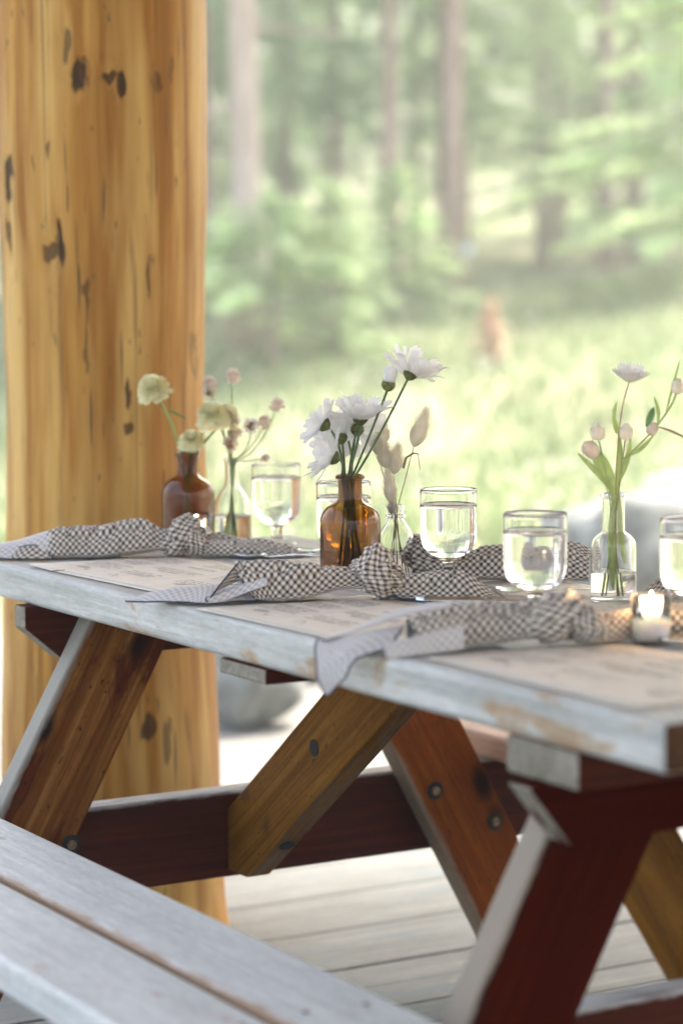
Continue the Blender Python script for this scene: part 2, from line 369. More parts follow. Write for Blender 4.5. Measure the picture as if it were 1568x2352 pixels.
def log_mat():
    m, nt, b = newmat('peeled_honey_log'); tc = nd(nt, 'ShaderNodeTexCoord'); P = tc.outputs['Object']
    g = noise(nt, mapping(nt, P, (16, 16, .55)), 1.5, 4, .6, .8)
    col = ramp(nt, g, [(.25, (.24, .088, .009)), (.48, (.44, .195, .024)), (.72, (.66, .38, .085))])
    big = noise(nt, mapping(nt, P, (5, 5, .9), (2, 2, 1)), 1.6, 3, .6)
    col = mixc(nt, ramp(nt, big, [(.38, 0.), (.64, .70)]), col, (.29, .110, .010))
    lightp = noise(nt, mapping(nt, P, (7, 7, .7), (9, 4, 3)), 1.5, 3, .6)
    col = mixc(nt, ramp(nt, lightp, [(.46, 0.), (.62, .75)]), col, (.70, .45, .14))
    # short dark checks
    ck = noise(nt, mapping(nt, P, (75, 75, 3.4), (1, 5, 2)), 1.4, 2, .4)
    ck2 = noise(nt, mapping(nt, P, (5, 5, 1.2), (4, 1, 2)), 1.5, 2, .5)
    cf = math_(nt, 'MULTIPLY', ramp(nt, ck, [(.665, 0.), (.71, .9)]), ramp(nt, ck2, [(.42, 0.), (.55, 1.)]))
    col = mixc(nt, cf, col, (.055, .04, .025))
    ck3 = noise(nt, mapping(nt, P, (120, 120, 22), (1, 5, 2)), 1.0, 2, .4)
    col = mixc(nt, ramp(nt, ck3, [(.70, 0.), (.75, .8)]), col, (.10, .07, .03))
    long_ = noise(nt, mapping(nt, P, (60, 60, .9), (3, 1, 8)), 1.3, 2, .5)
    col = mixc(nt, ramp(nt, long_, [(.64, 0.), (.70, .6)]), col, (.17, .085, .025))
    sep = nd(nt, 'ShaderNodeSeparateXYZ'); lk(nt, P, sep.inputs[0])
    wob = nd(nt, 'ShaderNodeTexNoise'); wob.inputs['Scale'].default_value = 42; wob.inputs['Detail'].default_value = 5; lk(nt, mapping(nt, P, (1, 1, .28)), wob.inputs['Vector'])
    sw = nd(nt, 'ShaderNodeSeparateColor'); lk(nt, wob.outputs['Color'], sw.inputs[0])
    X = math_(nt, 'ADD', sep.outputs[0], math_(nt, 'MULTIPLY_ADD', sw.outputs[0], .045, -.0225)); Z = math_(nt, 'ADD', sep.outputs[2], math_(nt, 'MULTIPLY_ADD', sw.outputs[1], .07, -.035))
    front = math_(nt, 'LESS_THAN', sep.outputs[1], 0)
    tot = None
    for (kx, kz, hw, hh, dk) in KN:
        hw *= .8; hh *= .85
        a = math_(nt, 'DIVIDE', math_(nt, 'SUBTRACT', X, kx), hw); c = math_(nt, 'DIVIDE', math_(nt, 'SUBTRACT', Z, kz), hh)
        d = math_(nt, 'ADD', math_(nt, 'MULTIPLY', a, a), math_(nt, 'MULTIPLY', c, c))
        f = math_(nt, 'MULTIPLY', math_(nt, 'SMOOTH_MIN', math_(nt, 'MAXIMUM', math_(nt, 'MULTIPLY_ADD', d, -1.6, 2.0), 0), 1.0, .1), dk)
        tot = f if tot is None else math_(nt, 'MAXIMUM', tot, f)
    tot = math_(nt, 'MULTIPLY', tot, front)
    col = mixc(nt, math_(nt, 'MINIMUM', math_(nt, 'MULTIPLY', tot, .92), .95), col, mixc(nt, ramp(nt, wob.outputs['Fac'], [(.50, 0.), (.66, 1.)]), (.022, .008, .003), (.11, .034, .007)))
    lk(nt, col, b.inputs['Base Color']); b.inputs['Roughness'].default_value = .5; b.inputs['Specular IOR Level'].default_value = .25
    h = math_(nt, 'SUBTRACT', g, math_(nt, 'MULTIPLY', tot, 1.5)); bump(nt, b, h, .5, .004)
    return m
M['log'] = log_mat()
def make_post():
    n = 96; zs = [-.05 + i * .03 for i in range(100)]; V = []; F = []
    def prof(z):
        pts = [(-.1, .232), (.1, .212), (.3, .205), (.6, .197), (.85, .186), (1.0, .183), (1.2, .188), (1.45, .196), (1.7, .198), (3, .205)]
        for (a, ra), (b_, rb) in zip(pts, pts[1:]):
            if z <= b_: t = (z - a) / (b_ - a); t = t * t * (3 - 2 * t); return ra + (rb - ra) * t
        return .2
    for z in zs:
        for k in range(n):
            th = 2 * PI * k / n; c = Vector((math.cos(th), math.sin(th), 0))
            r = prof(z) * (1 + .018 * mn.noise(Vector((c.x * 2.2, c.y * 2.2, z * .8))) + .007 * mn.noise(Vector((c.x * 9, c.y * 9, z * 1.2))))
            xx = c.x * r
            if c.y < 0:
                for kx, kz, hw, hh, dk in KN[:10]:
                    d = ((xx - kx) / (hw * 1.2)) ** 2 + ((z - kz) / (hh * 1.2)) ** 2
                    if d < 1: r -= .009 * dk * (1 - d)
            V.append((c.x * r, c.y * r, z))
    for i in range(len(zs) - 1):
        for k in range(n): F.append((i * n + k, i * n + (k + 1) % n, (i + 1) * n + (k + 1) % n, (i + 1) * n + k))
    o = mesh('log_post', V, F, M['log']); o.location = PC
    tag(o, 'thick peeled honey-coloured log post with dark knots behind the table', 'post')
make_post()

# ------------------------------------------------------------------ picnic table
tb = empty('picnic_table', O, TH, label='weathered picnic table with white-worn top and red-brown stained legs', cat='picnic table')
vs_ = [0, .152, .308, .464, .62]
for i in range(4):
    o = board('top_plank', tb, 'z', rect(vs_[i] + (0 if i == 0 else .004), vs_[i + 1], 0, 1.88), ZT - .055, .055, PI / 2, M['top'], .0, M['end_d'])
    bevel(o, .011 if i == 0 else .005, 4)
# benches
def bench(v0, v1, v2, mat):
    for q_, (a, b_) in enumerate(((v0, v1), (v1 + (.012 if v1 > v0 else -.012), v2))):
        o = board('bench_plank', tb, 'z', rect(min(a, b_), max(a, b_), -.05, 1.95), .395, .045, PI / 2, M['bench_w'] if (mat is M['bench'] and q_ == 0) else mat, .0); bevel(o, .009, 3)
def screw(v, u_):
    mb = MB(); mb.tube([Vector((0, 0, -.001)), Vector((0, 0, .0006))], .0045, 10); o = mb.build('screw', M['iron'], tb, False); o.location = (v, u_, .4402)
bench(-.132, -.274, -.432, M['bench']); bench(.85, .99, 1.14, M['farbench'])
for v_ in (-.165, -.235, -.315, -.395):
    for u_ in (.313, 1.62): screw(v_, u_ + .006 * math.sin(v_ * 50))
# far frame
lt = math.tan(.499)
def leg(vtop, ztop, dirn, uface, mat, ztop_cut, bev=.004, hw=.080, sl=.545):
    # centre line v = vtop + dirn*sl*(ztop - z)
    f = lambda z, s: vtop + dirn * sl * (ztop - z) + s * hw
    poly = [(f(0, -1), .0), (f(0, 1), .0), (f(ztop_cut, 1), ztop_cut), (f(ztop_cut, -1), ztop_cut)]
    return board('leg', tb, 'u', poly, uface, .043, math.atan2(1, -dirn * sl), mat, bev)
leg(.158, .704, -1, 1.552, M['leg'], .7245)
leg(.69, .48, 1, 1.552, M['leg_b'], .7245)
board('cross_beam', tb, 'u', [(-.012, .7245), (-.012, .69), (.05, .637), (.56, .637), (.615, .69), (.615, .7245)], 1.598, .043, 0, M['red'], endmat=M['end_g'])
board('bench_beam', tb, 'u', rect(-.43, 1.13, .250, .3945), 1.600, .043, 0, M['redtop'])
# near frame
board('cross_batten', tb, 'z', rect(.006, .60, .154, .290), .6815, .0430, 0, M['red'], .004, M['end_g'])
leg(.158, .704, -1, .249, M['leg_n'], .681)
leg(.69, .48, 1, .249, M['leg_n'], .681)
board('cross_beam', tb, 'u', [(-.020, .6805), (-.020, .677), (.032, .612), (.58, .612), (.63, .677), (.63, .6805)], .204, .043, 0, M['leg_n'], endmat=M['end_g'])
board('bench_beam', tb, 'u', rect(-.43, 1.13, .250, .3945), .2940, .043, 0, M['redtop'])
# middle batten and braces
board('cross_batten', tb, 'z', rect(-.0, .61, .835, .965), .7035, .0210, 0, M['red'], .004, M['end_g'])
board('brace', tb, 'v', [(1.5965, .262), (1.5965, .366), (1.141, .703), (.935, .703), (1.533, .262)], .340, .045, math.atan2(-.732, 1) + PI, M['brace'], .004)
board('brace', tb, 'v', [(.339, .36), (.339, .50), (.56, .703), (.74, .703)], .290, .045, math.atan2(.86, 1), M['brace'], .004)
# bolts, counterbored knots and plugs
def disc(name, parent, loc, axis, r, h, mat):
    mb = MB(); mb.tube([Vector((0, 0, 0)), Vector((0, 0, h))], r, 14); o = mb.build(name, mat, parent, False)
    o.location = loc; o.rotation_euler = Vector(axis).to_track_quat('Z', 'Y').to_euler(); return o
def bolt(v, z, uface):
    disc('bolt_recess_shade', tb, (v, uface + .001, z), (0, -1, 0), .0160, .0022, M['wick'])  # flat black disc on the face; the recess's shade is put into its colour
    o = disc('bolt', tb, (v, uface, z), (0, -1, 0), .0075, .0055, M['iron'])
bolt(.717, .362, 1.552); bolt(.84, .294, 1.552); bolt(.04, .350, 1.552)
disc('bolt_recess_shade', tb, (.341, 1.305, .513), (-1, 0, 0), .0135, .0022, M['wick'])
disc('bolt_recess_shade', tb, (.362, 1.434, .3335), (0, -.59, -.81), .0135, .003, M['wick'])

# ------------------------------------------------------------------ menus (paper place mats)
def menu(u0, v0, flip, label, rot=0.0, corner=False):
    """flip False: read from the near bench; u0 = centre u, v0 = centre v; .43 long"""
    o = empty('menu_placemat', T(u0, v0, ZT + .0012), TH + PI / 2 + PI + rot + (PI if flip else 0), label=label, cat='placemat', group='kraft paper menus laid on the table')
    L, Wd = .425, .278; nx, ny = 14, 8; V = []; F = []
    for j in range(ny + 1):
        for i in range(nx + 1):
            x = -L / 2 + L * i / nx; y = -Wd / 2 + Wd * j / ny
            z = .0004 + (.0035 * max(0, 1 - (abs(-L / 2 - x) + .3 * abs(y + Wd / 2)) / .12) ** 2 if corner else 0)
            z += .0008 * max(0, 1 - (Wd / 2 + y) / .03)
            V.append((x, y, z))
    n = nx + 1
    for j in range(ny):
        for i in range(nx): F.append((j * n + i, j * n + i + 1, (j + 1) * n + i + 1, (j + 1) * n + i))
    pa = mesh('paper', V, F, M['kraft'], o); sm = pa.modifiers.new('thickness', 'SOLIDIFY'); sm.thickness = .0004; sm.offset = -1
    zz = .0018 if corner else .0010
    mb = MB()
    def ln(x0, y0, x1, y1, w=.0006):
        d = Vector((x1 - x0, y1 - y0, 0)).normalized(); p = Vector((-d.y, d.x, 0)) * w / 2; a = Vector((x0, y0, zz)); b_ = Vector((x1, y1, zz))
        mb.add([a - p, b_ - p, b_ + p, a + p], [(0, 1, 2, 3)])
    for ins, w in ((.011, .0009), (.014, .0004)):
        x, y = L / 2 - ins, Wd / 2 - ins
        ln(-x, -y, x, -y, w); ln(x, -y, x, y, w); ln(x, y, -x, y, w); ln(-x, y, -x, -y, w)
    ln(-.075, -.10, -.075, .10); ln(.075, -.10, .075, .10)
    ob = mb.build('border_lines', M['ink'], o, False)
    r2 = random.Random(int(u0 * 100) + 5)
    mb = MB()   # small lines of print too small to read: short strokes
    for (cx, cyy, n_, wd) in ((-.145, .09, 4, .10), (-.145, .03, 3, .08), (-.14, -.02, 4, .11), (0, .105, 3, .11), (.145, .09, 4, .10), (.145, .03, 3, .10), (.14, -.03, 3, .09), (0, -.04, 3, .12)):
        for k in range(n_):
            x = cx - wd / 2 * r2.uniform(.7, 1); xe = cx + wd / 2 * r2.uniform(.7, 1); y = cyy - k * .0115
            while x < xe:
                w = r2.uniform(.0022, .0036); h = r2.uniform(.0034, .0048); mb.add([(x, y, zz), (x + .0013, y, zz), (x + .0013, y + h, zz), (x, y + h, zz)], [(0, 1, 2, 3)])
                if r2.random() < .5: mb.add([(x, y + h * .8, zz), (x + w * .7, y + h * .8, zz), (x + w * .7, y + h, zz), (x, y + h, zz)], [(0, 1, 2, 3)])
                x += w + (.005 if r2.random() < .15 else 0)
    sm_ = mb.build('small_print', M['ink'] if u0 > .5 else M['ink_l'], o, False); sm_['kind'] = 'stuff'
    for txt, x, y, sz in (('SERVED WITH', 0, .052, .0135), ('SOUTHERN STYLE COLESLAW\nROASTED MAC AND CHEESE\nBAKED BEANS', 0, .018, .0098)):
        cu = bpy.data.curves.new('heading' if sz > .01 else 'menu_text', 'FONT'); cu.body = txt; cu.size = sz; cu.align_x = 'CENTER'; cu.space_line = 1.25; cu.resolution_u = 2
        cu.materials.append(M['ink']); tmp = bpy.data.objects.new('tmp', cu); COL.objects.link(tmp); me = bpy.data.meshes.new_from_object(tmp); bpy.data.objects.remove(tmp); fo = link(bpy.data.objects.new('printed_text', me), o); fo.location = (x, y, zz + .0002); fo['kind'] = 'stuff'
    # ornaments: little flourishes and a fern-like drawing
    mb = MB()
    def curl(cx, cyy, s, ph):
        pts = [Vector((cx + s * t * 1.2, cyy + s * .35 * math.sin(t * 5 + ph), zz)) for t in [i / 12 for i in range(13)]]
        mb.tube(pts, [.0002 + .0002 * math.sin(PI * i / 12) ** 2 for i in range(13)], 4)
    curl(-.03, -.092, .030, 0); curl(-.115, -.088, .012, 2)
    for k in range(9):
        t = k / 8; x = -.165 + .035 * t; w = .011 * math.sin(PI * (t * .8 + .1))
        mb.add([(x, -.075 - w, zz), (x + .003, -.075 - w * .3, zz), (x + .003, -.075 + w, zz), (x, -.075 + w * .6, zz)], [(0, 1, 2, 3)])
    for k in range(3): curl(.135 + .004 * k, -.07 + .006 * (k % 3), .016, k)
    mb.build('ornament', M['ink_l'], o)['kind'] = 'stuff'
    return o
menu(1.450, .168, False, 'kraft paper menu at the far end with its near corner showing bare table', .045, True)
menu(.828, .148, False, 'kraft paper menu under the knotted napkin with the raised flap', .03)
menu(.278, .160, False, 'blurred kraft paper menu nearest the camera at the table corner', -.025)
menu(1.30, .470, True, 'kraft paper menu under the amber daisy bottle, far side of the table')
menu(.840, .470, True, 'kraft paper menu between the water goblets on the far side')
menu(.370, .470, True, 'kraft paper menu beneath the goblet at the frame edge')

# ------------------------------------------------------------------ glassware
def goblet(u, v, label, rz=0):
    o = empty('water_goblet', T(u, v), rz, label=label, cat='goblet', group='stemmed water goblets along the table')
    R = .0427; H = .138
    outer = [(0, .0), (.033, .0), (.034, .002), (.030, .0045), (.016, .007), (.0105, .012), (.0098, .022), (.0108, .030), (.019, .036), (.031, .043), (.0385, .053), (.0418, .066), (R, .085), (R, .11), (R, H - .001)]
    inner = [(R - .0005, H), (R - .0011, H - .001), (R - .0012, .11), (R - .0013, .085), (.0401, .067), (.0367, .056), (.029, .0475), (.016, .0415), (0, .0395)]
    MB().lathe(smooth_prof(outer, 4) + smooth_prof(inner, 4), 64).build('glass_bowl', M['glass'], o)
    lv = .1155; e = .0004
    w = [(0, .0392), (.016, .0410), (.028, .0469), (.0371, .0557), (.0406, .0668), (R - .0013 + e, .085), (R - .0012 + e, lv + .0012)]
    MB().lathe(smooth_prof(w, 4) + [(R - .0018, lv + .0004), (R - .0035, lv), (0, lv)], 64).build('water', M['water'], o)
    return o
goblet(1.752, .523, 'clear water goblet beside the amber bottle of yellow flowers')
goblet(1.341, .416, 'clear water goblet behind the amber bottle of white daisies')
goblet(1.131, .474, 'clear water goblet standing before the far gingham napkin')
goblet(.732, .353, 'clear water goblet left of the clear strawflower vase')
goblet(.562, .482, 'clear water goblet cut off by the photo edge, right of the strawflower vase')

def bottle(name, loc, prof_o, th, mat, waterlevel, label, cat, group=None, n=56):
    o = empty(name, loc, 0, label=label, cat=cat, group=group)
    po = smooth_prof(prof_o, 4); pi_ = [(max(0, r - th), z) for r, z in po]
    zb = th * 2.2; pi_ = [(r, z) for r, z in pi_ if z > zb + .001]; 
    prof = [(0, 0)] + po + [(pi_[-1][0] + th * .3, po[-1][1] + th * .4)] + pi_[::-1] + [(max(0, pi_[0][0] - .004), zb), (0, zb)]
    MB().lathe(prof, n).build('glass_body', mat, o)
    if waterlevel:
        e = .0005; ws = [(r + e, z) for r, z in pi_ if z < waterlevel]
        MB().lathe([(0, zb - .0003), (max(0, pi_[0][0] - .004), zb - .0003)] + ws + [(ws[-1][0], waterlevel), (ws[-1][0] - .002, waterlevel - .0006), (0, waterlevel - .0006)], n).build('water', M['water'], o)
    return o
amb = [(.043, 0), (.0452, .003), (.0458, .010), (.0458, .05), (.0458, .082), (.0440, .098), (.036, .111), (.0245, .1185), (.0185, .123), (.0178, .130), (.0182, .150), (.0192, .1535), (.0216, .1545), (.0220, .1575), (.0208, .1595)]
bottle('amber_bottle', T(1.214, .353), amb, .0022, M['amber'], .022, 'amber glass bottle holding white daisies', 'bottle', 'amber apothecary bottles')
bottle('amber_bottle', T(1.815, .385), amb, .0024, M['amber'], .026, 'amber glass bottle holding pale yellow flowers by the post', 'bottle', 'amber apothecary bottles')
milk = [(.0255, 0), (.0275, .003), (.0280, .010), (.0280, .050), (.0265, .064), (.0215, .075), (.0150, .085), (.0122, .090), (.0122, .0925), (.0150, .0945), (.0150, .097), (.0120, .0985), (.0120, .104), (.0136, .106), (.0138, .1095), (.0125, .111)]
bottle('bud_vase', T(1.206, .428), milk, .0020, M['glass'], .038, 'small clear milk-bottle vase holding dry bunny tail grass', 'vase')
cone = [(.031, 0), (.0335, .003), (.0335, .010), (.0325, .055), (.030, .072), (.022, .088), (.0135, .100), (.0118, .115), (.0118, .140), (.0140, .143), (.0145, .146), (.0132, .148)]
bottle('flask_vase', T(1.80, .462), cone, .0018, M['glass'], .05, 'clear flask-shaped vase with cream scabiosa beside the far goblet', 'vase')
clr = [(.0290, 0), (.0310, .003), (.0315, .010), (.0315, .05), (.0315, .075), (.0300, .086), (.0235, .094), (.0170, .099), (.0158, .104), (.0158, .143), (.0172, .1465), (.0195, .148), (.0198, .1505), (.0188, .152)]
bottle('bud_vase', T(.794, .528), clr, .0020, M['glass'], .045, 'clear round-shouldered vase holding blush strawflowers', 'vase')

# ------------------------------------------------------------------ candles
def candle(u, v, r, h, wh, label):
    o = empty('votive_candle', T(u, v), 0, label=label, cat='candle', group='lit votive candles in glass cups')
    MB().lathe([(0, 0), (r, 0), (r + .0005, .002), (r + .001, h - .001), (r + .0005, h), (r - .0008, h - .001), (r - .0014, .0062), (0, .0058)], 48).build('glass_cup', M['glass'], o)
    MB().lathe([(0, .0064), (r - .0011, .0064), (r - .0011, wh - .002), (r - .0022, wh), (r * .5, wh - .001), (0, wh - .0015)], 40).build('wax', M['wax'], o)
    MB().tube([(0, 0, wh - .002), (.0005, 0, wh + .007)], .0006, 6).build('wick', M['wick'], o)
    MB().lathe(smooth_prof([(0, wh + .003), (.0022, wh + .007), (.0030, wh + .0105), (.0022, wh + .016), (.0008, wh + .022), (0, wh + .025)], 3), 16).build('flame', M['flame'], o)
def flame_light(u, v, z, e):
    l = bpy.data.lights.new('candle_glow', 'POINT'); l.energy = e; l.color = (1, .62, .32); l.shadow_soft_size = .003
    lo = bpy.data.objects.new('candle_glow', l); COL.objects.link(lo); lo.location = T(u, v, ZT + z)
flame_light(1.765, .375, .052, .10); flame_light(.447, .327, .062, .55)
candle(1.765, .375, .0262, .060, .030, 'lit votive candle in a glass cup behind the far napkin')
candle(.447, .327, .0232, .062, .040, 'lit votive candle in a glass cup on the right, before the near napkin')

# ------------------------------------------------------------------ cutlery
def at_dir(o, p0, ang): o.location = p0; o.rotation_euler = (0, 0, ang)
def spoon(p, ang, label, L=.19, tilt=0):
    V = []; F = []; nx = 26; ny = 6
    for i in range(nx + 1):
        t = i / nx; x = L * t
        if t < .30: w = .0195 * math.sqrt(max(.0, 1 - ((t - .15) / .155) ** 2)) + .001; z = .0065 - .0035 * math.sin(PI * t / .3)
        else: w = .0033 + .0035 * ((t - .3) / .7) ** 2; z = .0035 + .006 * math.sin(PI * (t - .3) / .7)
        for j in range(ny + 1):
            s = -1 + 2 * j / ny; V.append((x, w * s, z + (abs(s) ** 2) * (.004 if t < .3 else -.0006)))
    for i in range(nx):
        for j in range(ny): a = i * (ny + 1) + j; F.append((a, a + 1, a + ny + 2, a + ny + 1))
    o = mesh('spoon', V, F, M['steel']); m = o.modifiers.new('thickness', 'SOLIDIFY'); m.thickness = .0014
    o.location = p; o.rotation_euler = (0, 0, ang); return tag(o, label, 'spoon', 'steel spoons')
def fork(p, ang, label, L=.19):
    o = empty('fork', p, ang, label=label, cat='fork', group='steel forks')
    for k in range(4):
        y = (k - 1.5) * .0062; MB().tube([(0, y, .009), (.02, y, .004), (.045, y, .0035)], [.0007, .0012, .0014], 6).build('tine', M['steel'], o)
    V = []; F = []; n = 16
    for i in range(n + 1):
        t = i / n; x = .044 + (L - .044) * t; w = .0112 * (1 - t * 5) + .0035 * t * 5 if t < .2 else .0033 + .004 * ((t - .2) / .8) ** 2
        z = .0035 + .008 * math.sin(PI * t)
        for s in (-1, 1):
            V.append((x, w * s, z)); V.append((x, w * s, z + .0016))
    for i in range(n):
        a = i * 4; b_ = a + 4
        F += [(a, a + 2, b_ + 2, b_), (a + 1, b_ + 1, b_ + 3, a + 3), (a, b_, b_ + 1, a + 1), (a + 2, a + 3, b_ + 3, b_ + 2)]
    F += [(0, 1, 3, 2), (n * 4, n * 4 + 2, n * 4 + 3, n * 4 + 1)]
    bevel(mesh('handle', V, F, M['steel'], o, False), .0006, 2); return o
def knife(p, ang, label, L=.22):
    V = []; F = []; n = 20
    for i in range(n + 1):
        t = i / n; x = L * t; w = (.0085 if t < .42 else .0095 - .001 * t) * (1 if t < .93 else math.sqrt(max(0.02, 1 - ((t - .93) / .07) ** 2))); h = .0065 if t < .42 else .0022
        if t < .04: w *= .6 + 10 * t
        for y, z in ((-w, .001), (w, .001), (w * .7, h), (-w * .7, h)): V.append((x, y, z))
    for i in range(n):
        a = i * 4; b_ = a + 4
        for k in range(4): F.append((a + k, a + (k + 1) % 4, b_ + (k + 1) % 4, b_ + k))
    F += [(3, 2, 1, 0), (n * 4, n * 4 + 1, n * 4 + 2, n * 4 + 3)]
    o = mesh('knife', V, F, M['steel'], None, False); bevel(o, .0014, 3); o.location = p; o.rotation_euler = (0, 0, ang); return tag(o, label, 'knife', 'steel table knives')
spoon(T(1.575, .345, ZT + .002), -.35, 'steel spoon whose bowl peeks out behind the raised napkin flap')
spoon(T(1.570, .452, ZT + .002), -.12, 'steel spoon at the tip of the far left napkin')
fork(T(1.500, .445, ZT + .002), .12, 'steel fork with tines up beside the amber daisy bottle')
knife(T(.955, .306, ZT + .001), -.03, 'steel knife handle poking out from under the middle napkin')
spoon(T(.945, .425, ZT + .002), -.10, 'steel spoon beyond the tip of the middle napkin')
fork(T(.60, .165, ZT + .002), -.04, 'steel fork tucked under the near napkin knot')
spoon(T(.420, .318, ZT + .002), -.18, 'steel spoon just right of the near candle')

# ------------------------------------------------------------------ knotted gingham napkins
def crs(ctrl, t):
    n = len(ctrl) - 1; x = t * n; i = min(int(x), n - 1); f = x - i
    p0 = ctrl[max(i - 1, 0)]; p1 = ctrl[i]; p2 = ctrl[i + 1]; p3 = ctrl[min(i + 2, n)]
    return [.5 * (2 * b + (c - a) * f + (2 * a - 5 * b + 4 * c - d) * f * f + (3 * b - a - 3 * c + d) * f ** 3) for a, b, c, d in zip(p0, p1, p2, p3)]
def cloth_tube(o, name, st, seed=0, pl=.10, k=5, rotuv=.785, ns=80, nphi=60, shear0=0, openend=True, uvoff=0, zmin=.0015):
    """st: stations (a, b_centre, z_bottom, half_width, height, twist). local +x along napkin, local +y away from camera (b = towards camera)"""
    V = []; F = []; UV = []; s_acc = 0; last = None
    cr, sr = math.cos(rotuv), math.sin(rotuv)
    for i in range(ns + 1):
        t = i / ns; a, bc, zb, hw, h, tw = crs(st, t)
        if last is not None: s_acc += math.hypot(a - last[0], zb - last[1])
        last = (a, zb)
        for j in range(nphi):
            ph = 2 * PI * j / nphi
            nz = mn.noise(Vector((seed * 3.1 + 9 * a, 2.0 * math.cos(ph), 2.0 * math.sin(ph))))
            fold = pl * math.sin(k * ph + tw + 2.5 * nz + seed) + .6 * pl * mn.noise(Vector((a * 45, math.cos(ph) * 3.4 + seed, math.sin(ph) * 3.4)))
            rr = 1 + fold - .16 * max(0, 1 - abs(mn.noise(Vector((a * 26 + seed, math.cos(ph) * 2.2, math.sin(ph) * 2.2 + seed)))) * 7)
            cb, sb = math.cos(ph), math.sin(ph)
            b_ = bc + hw * rr * (abs(cb) ** .9) * (1 if cb > 0 else -1)
            z = zb + h * (.20 + .80 * rr * sb ** 1.12) if sb > 0 else zb + h * .20 * (1 - abs(sb) ** .7)
            aa = a + shear0 * max(0, 1 - t * 3.2) * (.5 - .5 * sb) * (1 if cb > -.2 else .2)
            z = max(z, zmin + .001 * abs(fold) * 10)
            V.append((aa, -b_, z))
            uu = s_acc + uvoff; vv = ph / (2 * PI) * .21
            UV.append((uu * cr - vv * sr, uu * sr + vv * cr))
    for i in range(ns):
        for j in range(nphi):
            if j == nphi - 1: continue
            F.append((i * nphi + j, (i + 1) * nphi + j, (i + 1) * nphi + j + 1, i * nphi + j + 1))
    # seam row duplicates phi=0 so the print does not smear
    base = len(V)
    for i in range(ns + 1):
        v = V[i * nphi]; V.append(v); s = UV[i * nphi]; vv = .21; UV.append((s[0] - vv * sr, s[1] + vv * cr))
    for i in range(ns): F.append((i * nphi + nphi - 1, (i + 1) * nphi + nphi - 1, base + i + 1, base + i))
    ob = mesh(name, V, F, [M['ging'], M['gback'], M['hem']], o, True, UV)
    sm = ob.modifiers.new('thickness', 'SOLIDIFY'); sm.thickness = .0009; sm.offset = -1; sm.material_offset = 1; sm.material_offset_rim = 2
    return ob, [V[j] for j in range(nphi)], [V[ns * nphi + j] for j in range(nphi)]
def hem(o, pts, r=.0013, closed=False):
    pts = [Vector(p) for p in pts]
    if closed: pts = pts + [pts[0]]
    MB().tube(pts, r, 6).build('hem', M['hem'], o)
def cloth_sheet(o, name, ctrl, seed=0, wr=.004, rotuv=.785, nu=44, nv=30, size=(.15, .1), hems='', flip=False, uvoff=0, kx=20):
    V = []; UV = []; F = []; cr, sr = math.cos(rotuv), math.sin(rotuv)
    for j in range(nv + 1):
        row = []
        for i in range(nu + 1):
            rows = [crs(r, i / nu) for r in ctrl]; p = crs(rows, j / nv)
            w = mn.noise(Vector((p[0] * kx + seed, p[1] * kx, seed * 2.0)))
            z = p[2] + wr * w
            V.append((p[0], -p[1], z if p[2] < 0 else max(z, .0022)))
            uu = i / nu * size[0] + uvoff; vv = j / nv * size[1]; UV.append((uu * cr - vv * sr, uu * sr + vv * cr))
    n = nu + 1
    for j in range(nv):
        for i in range(nu):
            q = (j * n + i, j * n + i + 1, (j + 1) * n + i + 1, (j + 1) * n + i); F.append(q[::-1] if flip else q)
    ob = mesh(name, V, F, [M['ging'], M['gback'], M['hem']], o, True, UV)
    sm = ob.modifiers.new('thickness', 'SOLIDIFY'); sm.thickness = .0009; sm.offset = 0; sm.material_offset = 1; sm.material_offset_rim = 2
    if 'b' in hems: hem(o, [V[i] for i in range(n)])
    if 't' in hems: hem(o, [V[nv * n + i] for i in range(n)])
    if 'l' in hems: hem(o, [V[j * n] for j in range(nv + 1)])
    if 'r' in hems: hem(o, [V[j * n + nu] for j in range(nv + 1)])
    return ob
def knot(o, a, b0, z0, rb, rz, wa, ta, seed, lean=0, tilt=0, peak=.0, rotuv=.35, name='knot'):
    """cloth band wrapped round the napkin: ring in the (b,z) plane, width wa along a"""
    V = []; UV = []; F = []; n1, n2 = 64, 30; cr, sr = math.cos(rotuv), math.sin(rotuv)
    for i in range(n1 + 1):
        th = 2 * PI * i / n1; cb, sb = math.cos(th), math.sin(th)
        wloc = wa * (1 - .30 * max(0, sb) ** 2 + .12 * mn.noise(Vector((cb * 2, sb * 2, seed))))
        for j in range(n2 + 1):
            ps = 2 * PI * j / n2; c2, s2 = math.cos(ps), math.sin(ps)
            pleat = 1 + .16 * math.sin(5 * ps + 3 * th + seed) - .35 * max(0, 1 - abs(mn.noise(Vector((cb * 1.6 + seed, sb * 1.6 + c2, c2 * 1.3)))) * 6) + .14 * mn.noise(Vector((cb * 3 + seed, sb * 3, c2 * 2.5)))
            rr_b = rb + ta * s2 * pleat; rr_z = rz + ta * s2 * pleat + peak * max(0, sb) ** 6 * (1 if s2 > 0 else .3)
            aa = a + wloc * c2 * pleat + lean * sb * rz + tilt * cb * rb
            V.append((aa, -(b0 + rr_b * cb), max(z0 + rr_z * sb, .0015)))
            uu = th / (2 * PI) * .21; vv = ps / (2 * PI) * .12; UV.append((uu * cr - vv * sr + seed, uu * sr + vv * cr))
    n = n2 + 1
    for i in range(n1):
        for j in range(n2): F.append((i * n + j, i * n + j + 1, (i + 1) * n + j + 1, (i + 1) * n + j))
    return mesh(name, V, F, M['ging'], o, True, UV)
def napkin(p, ang, label): return empty('gingham_napkin', p, ang, label=label, cat='napkin', group='knotted gingham napkins at each place')

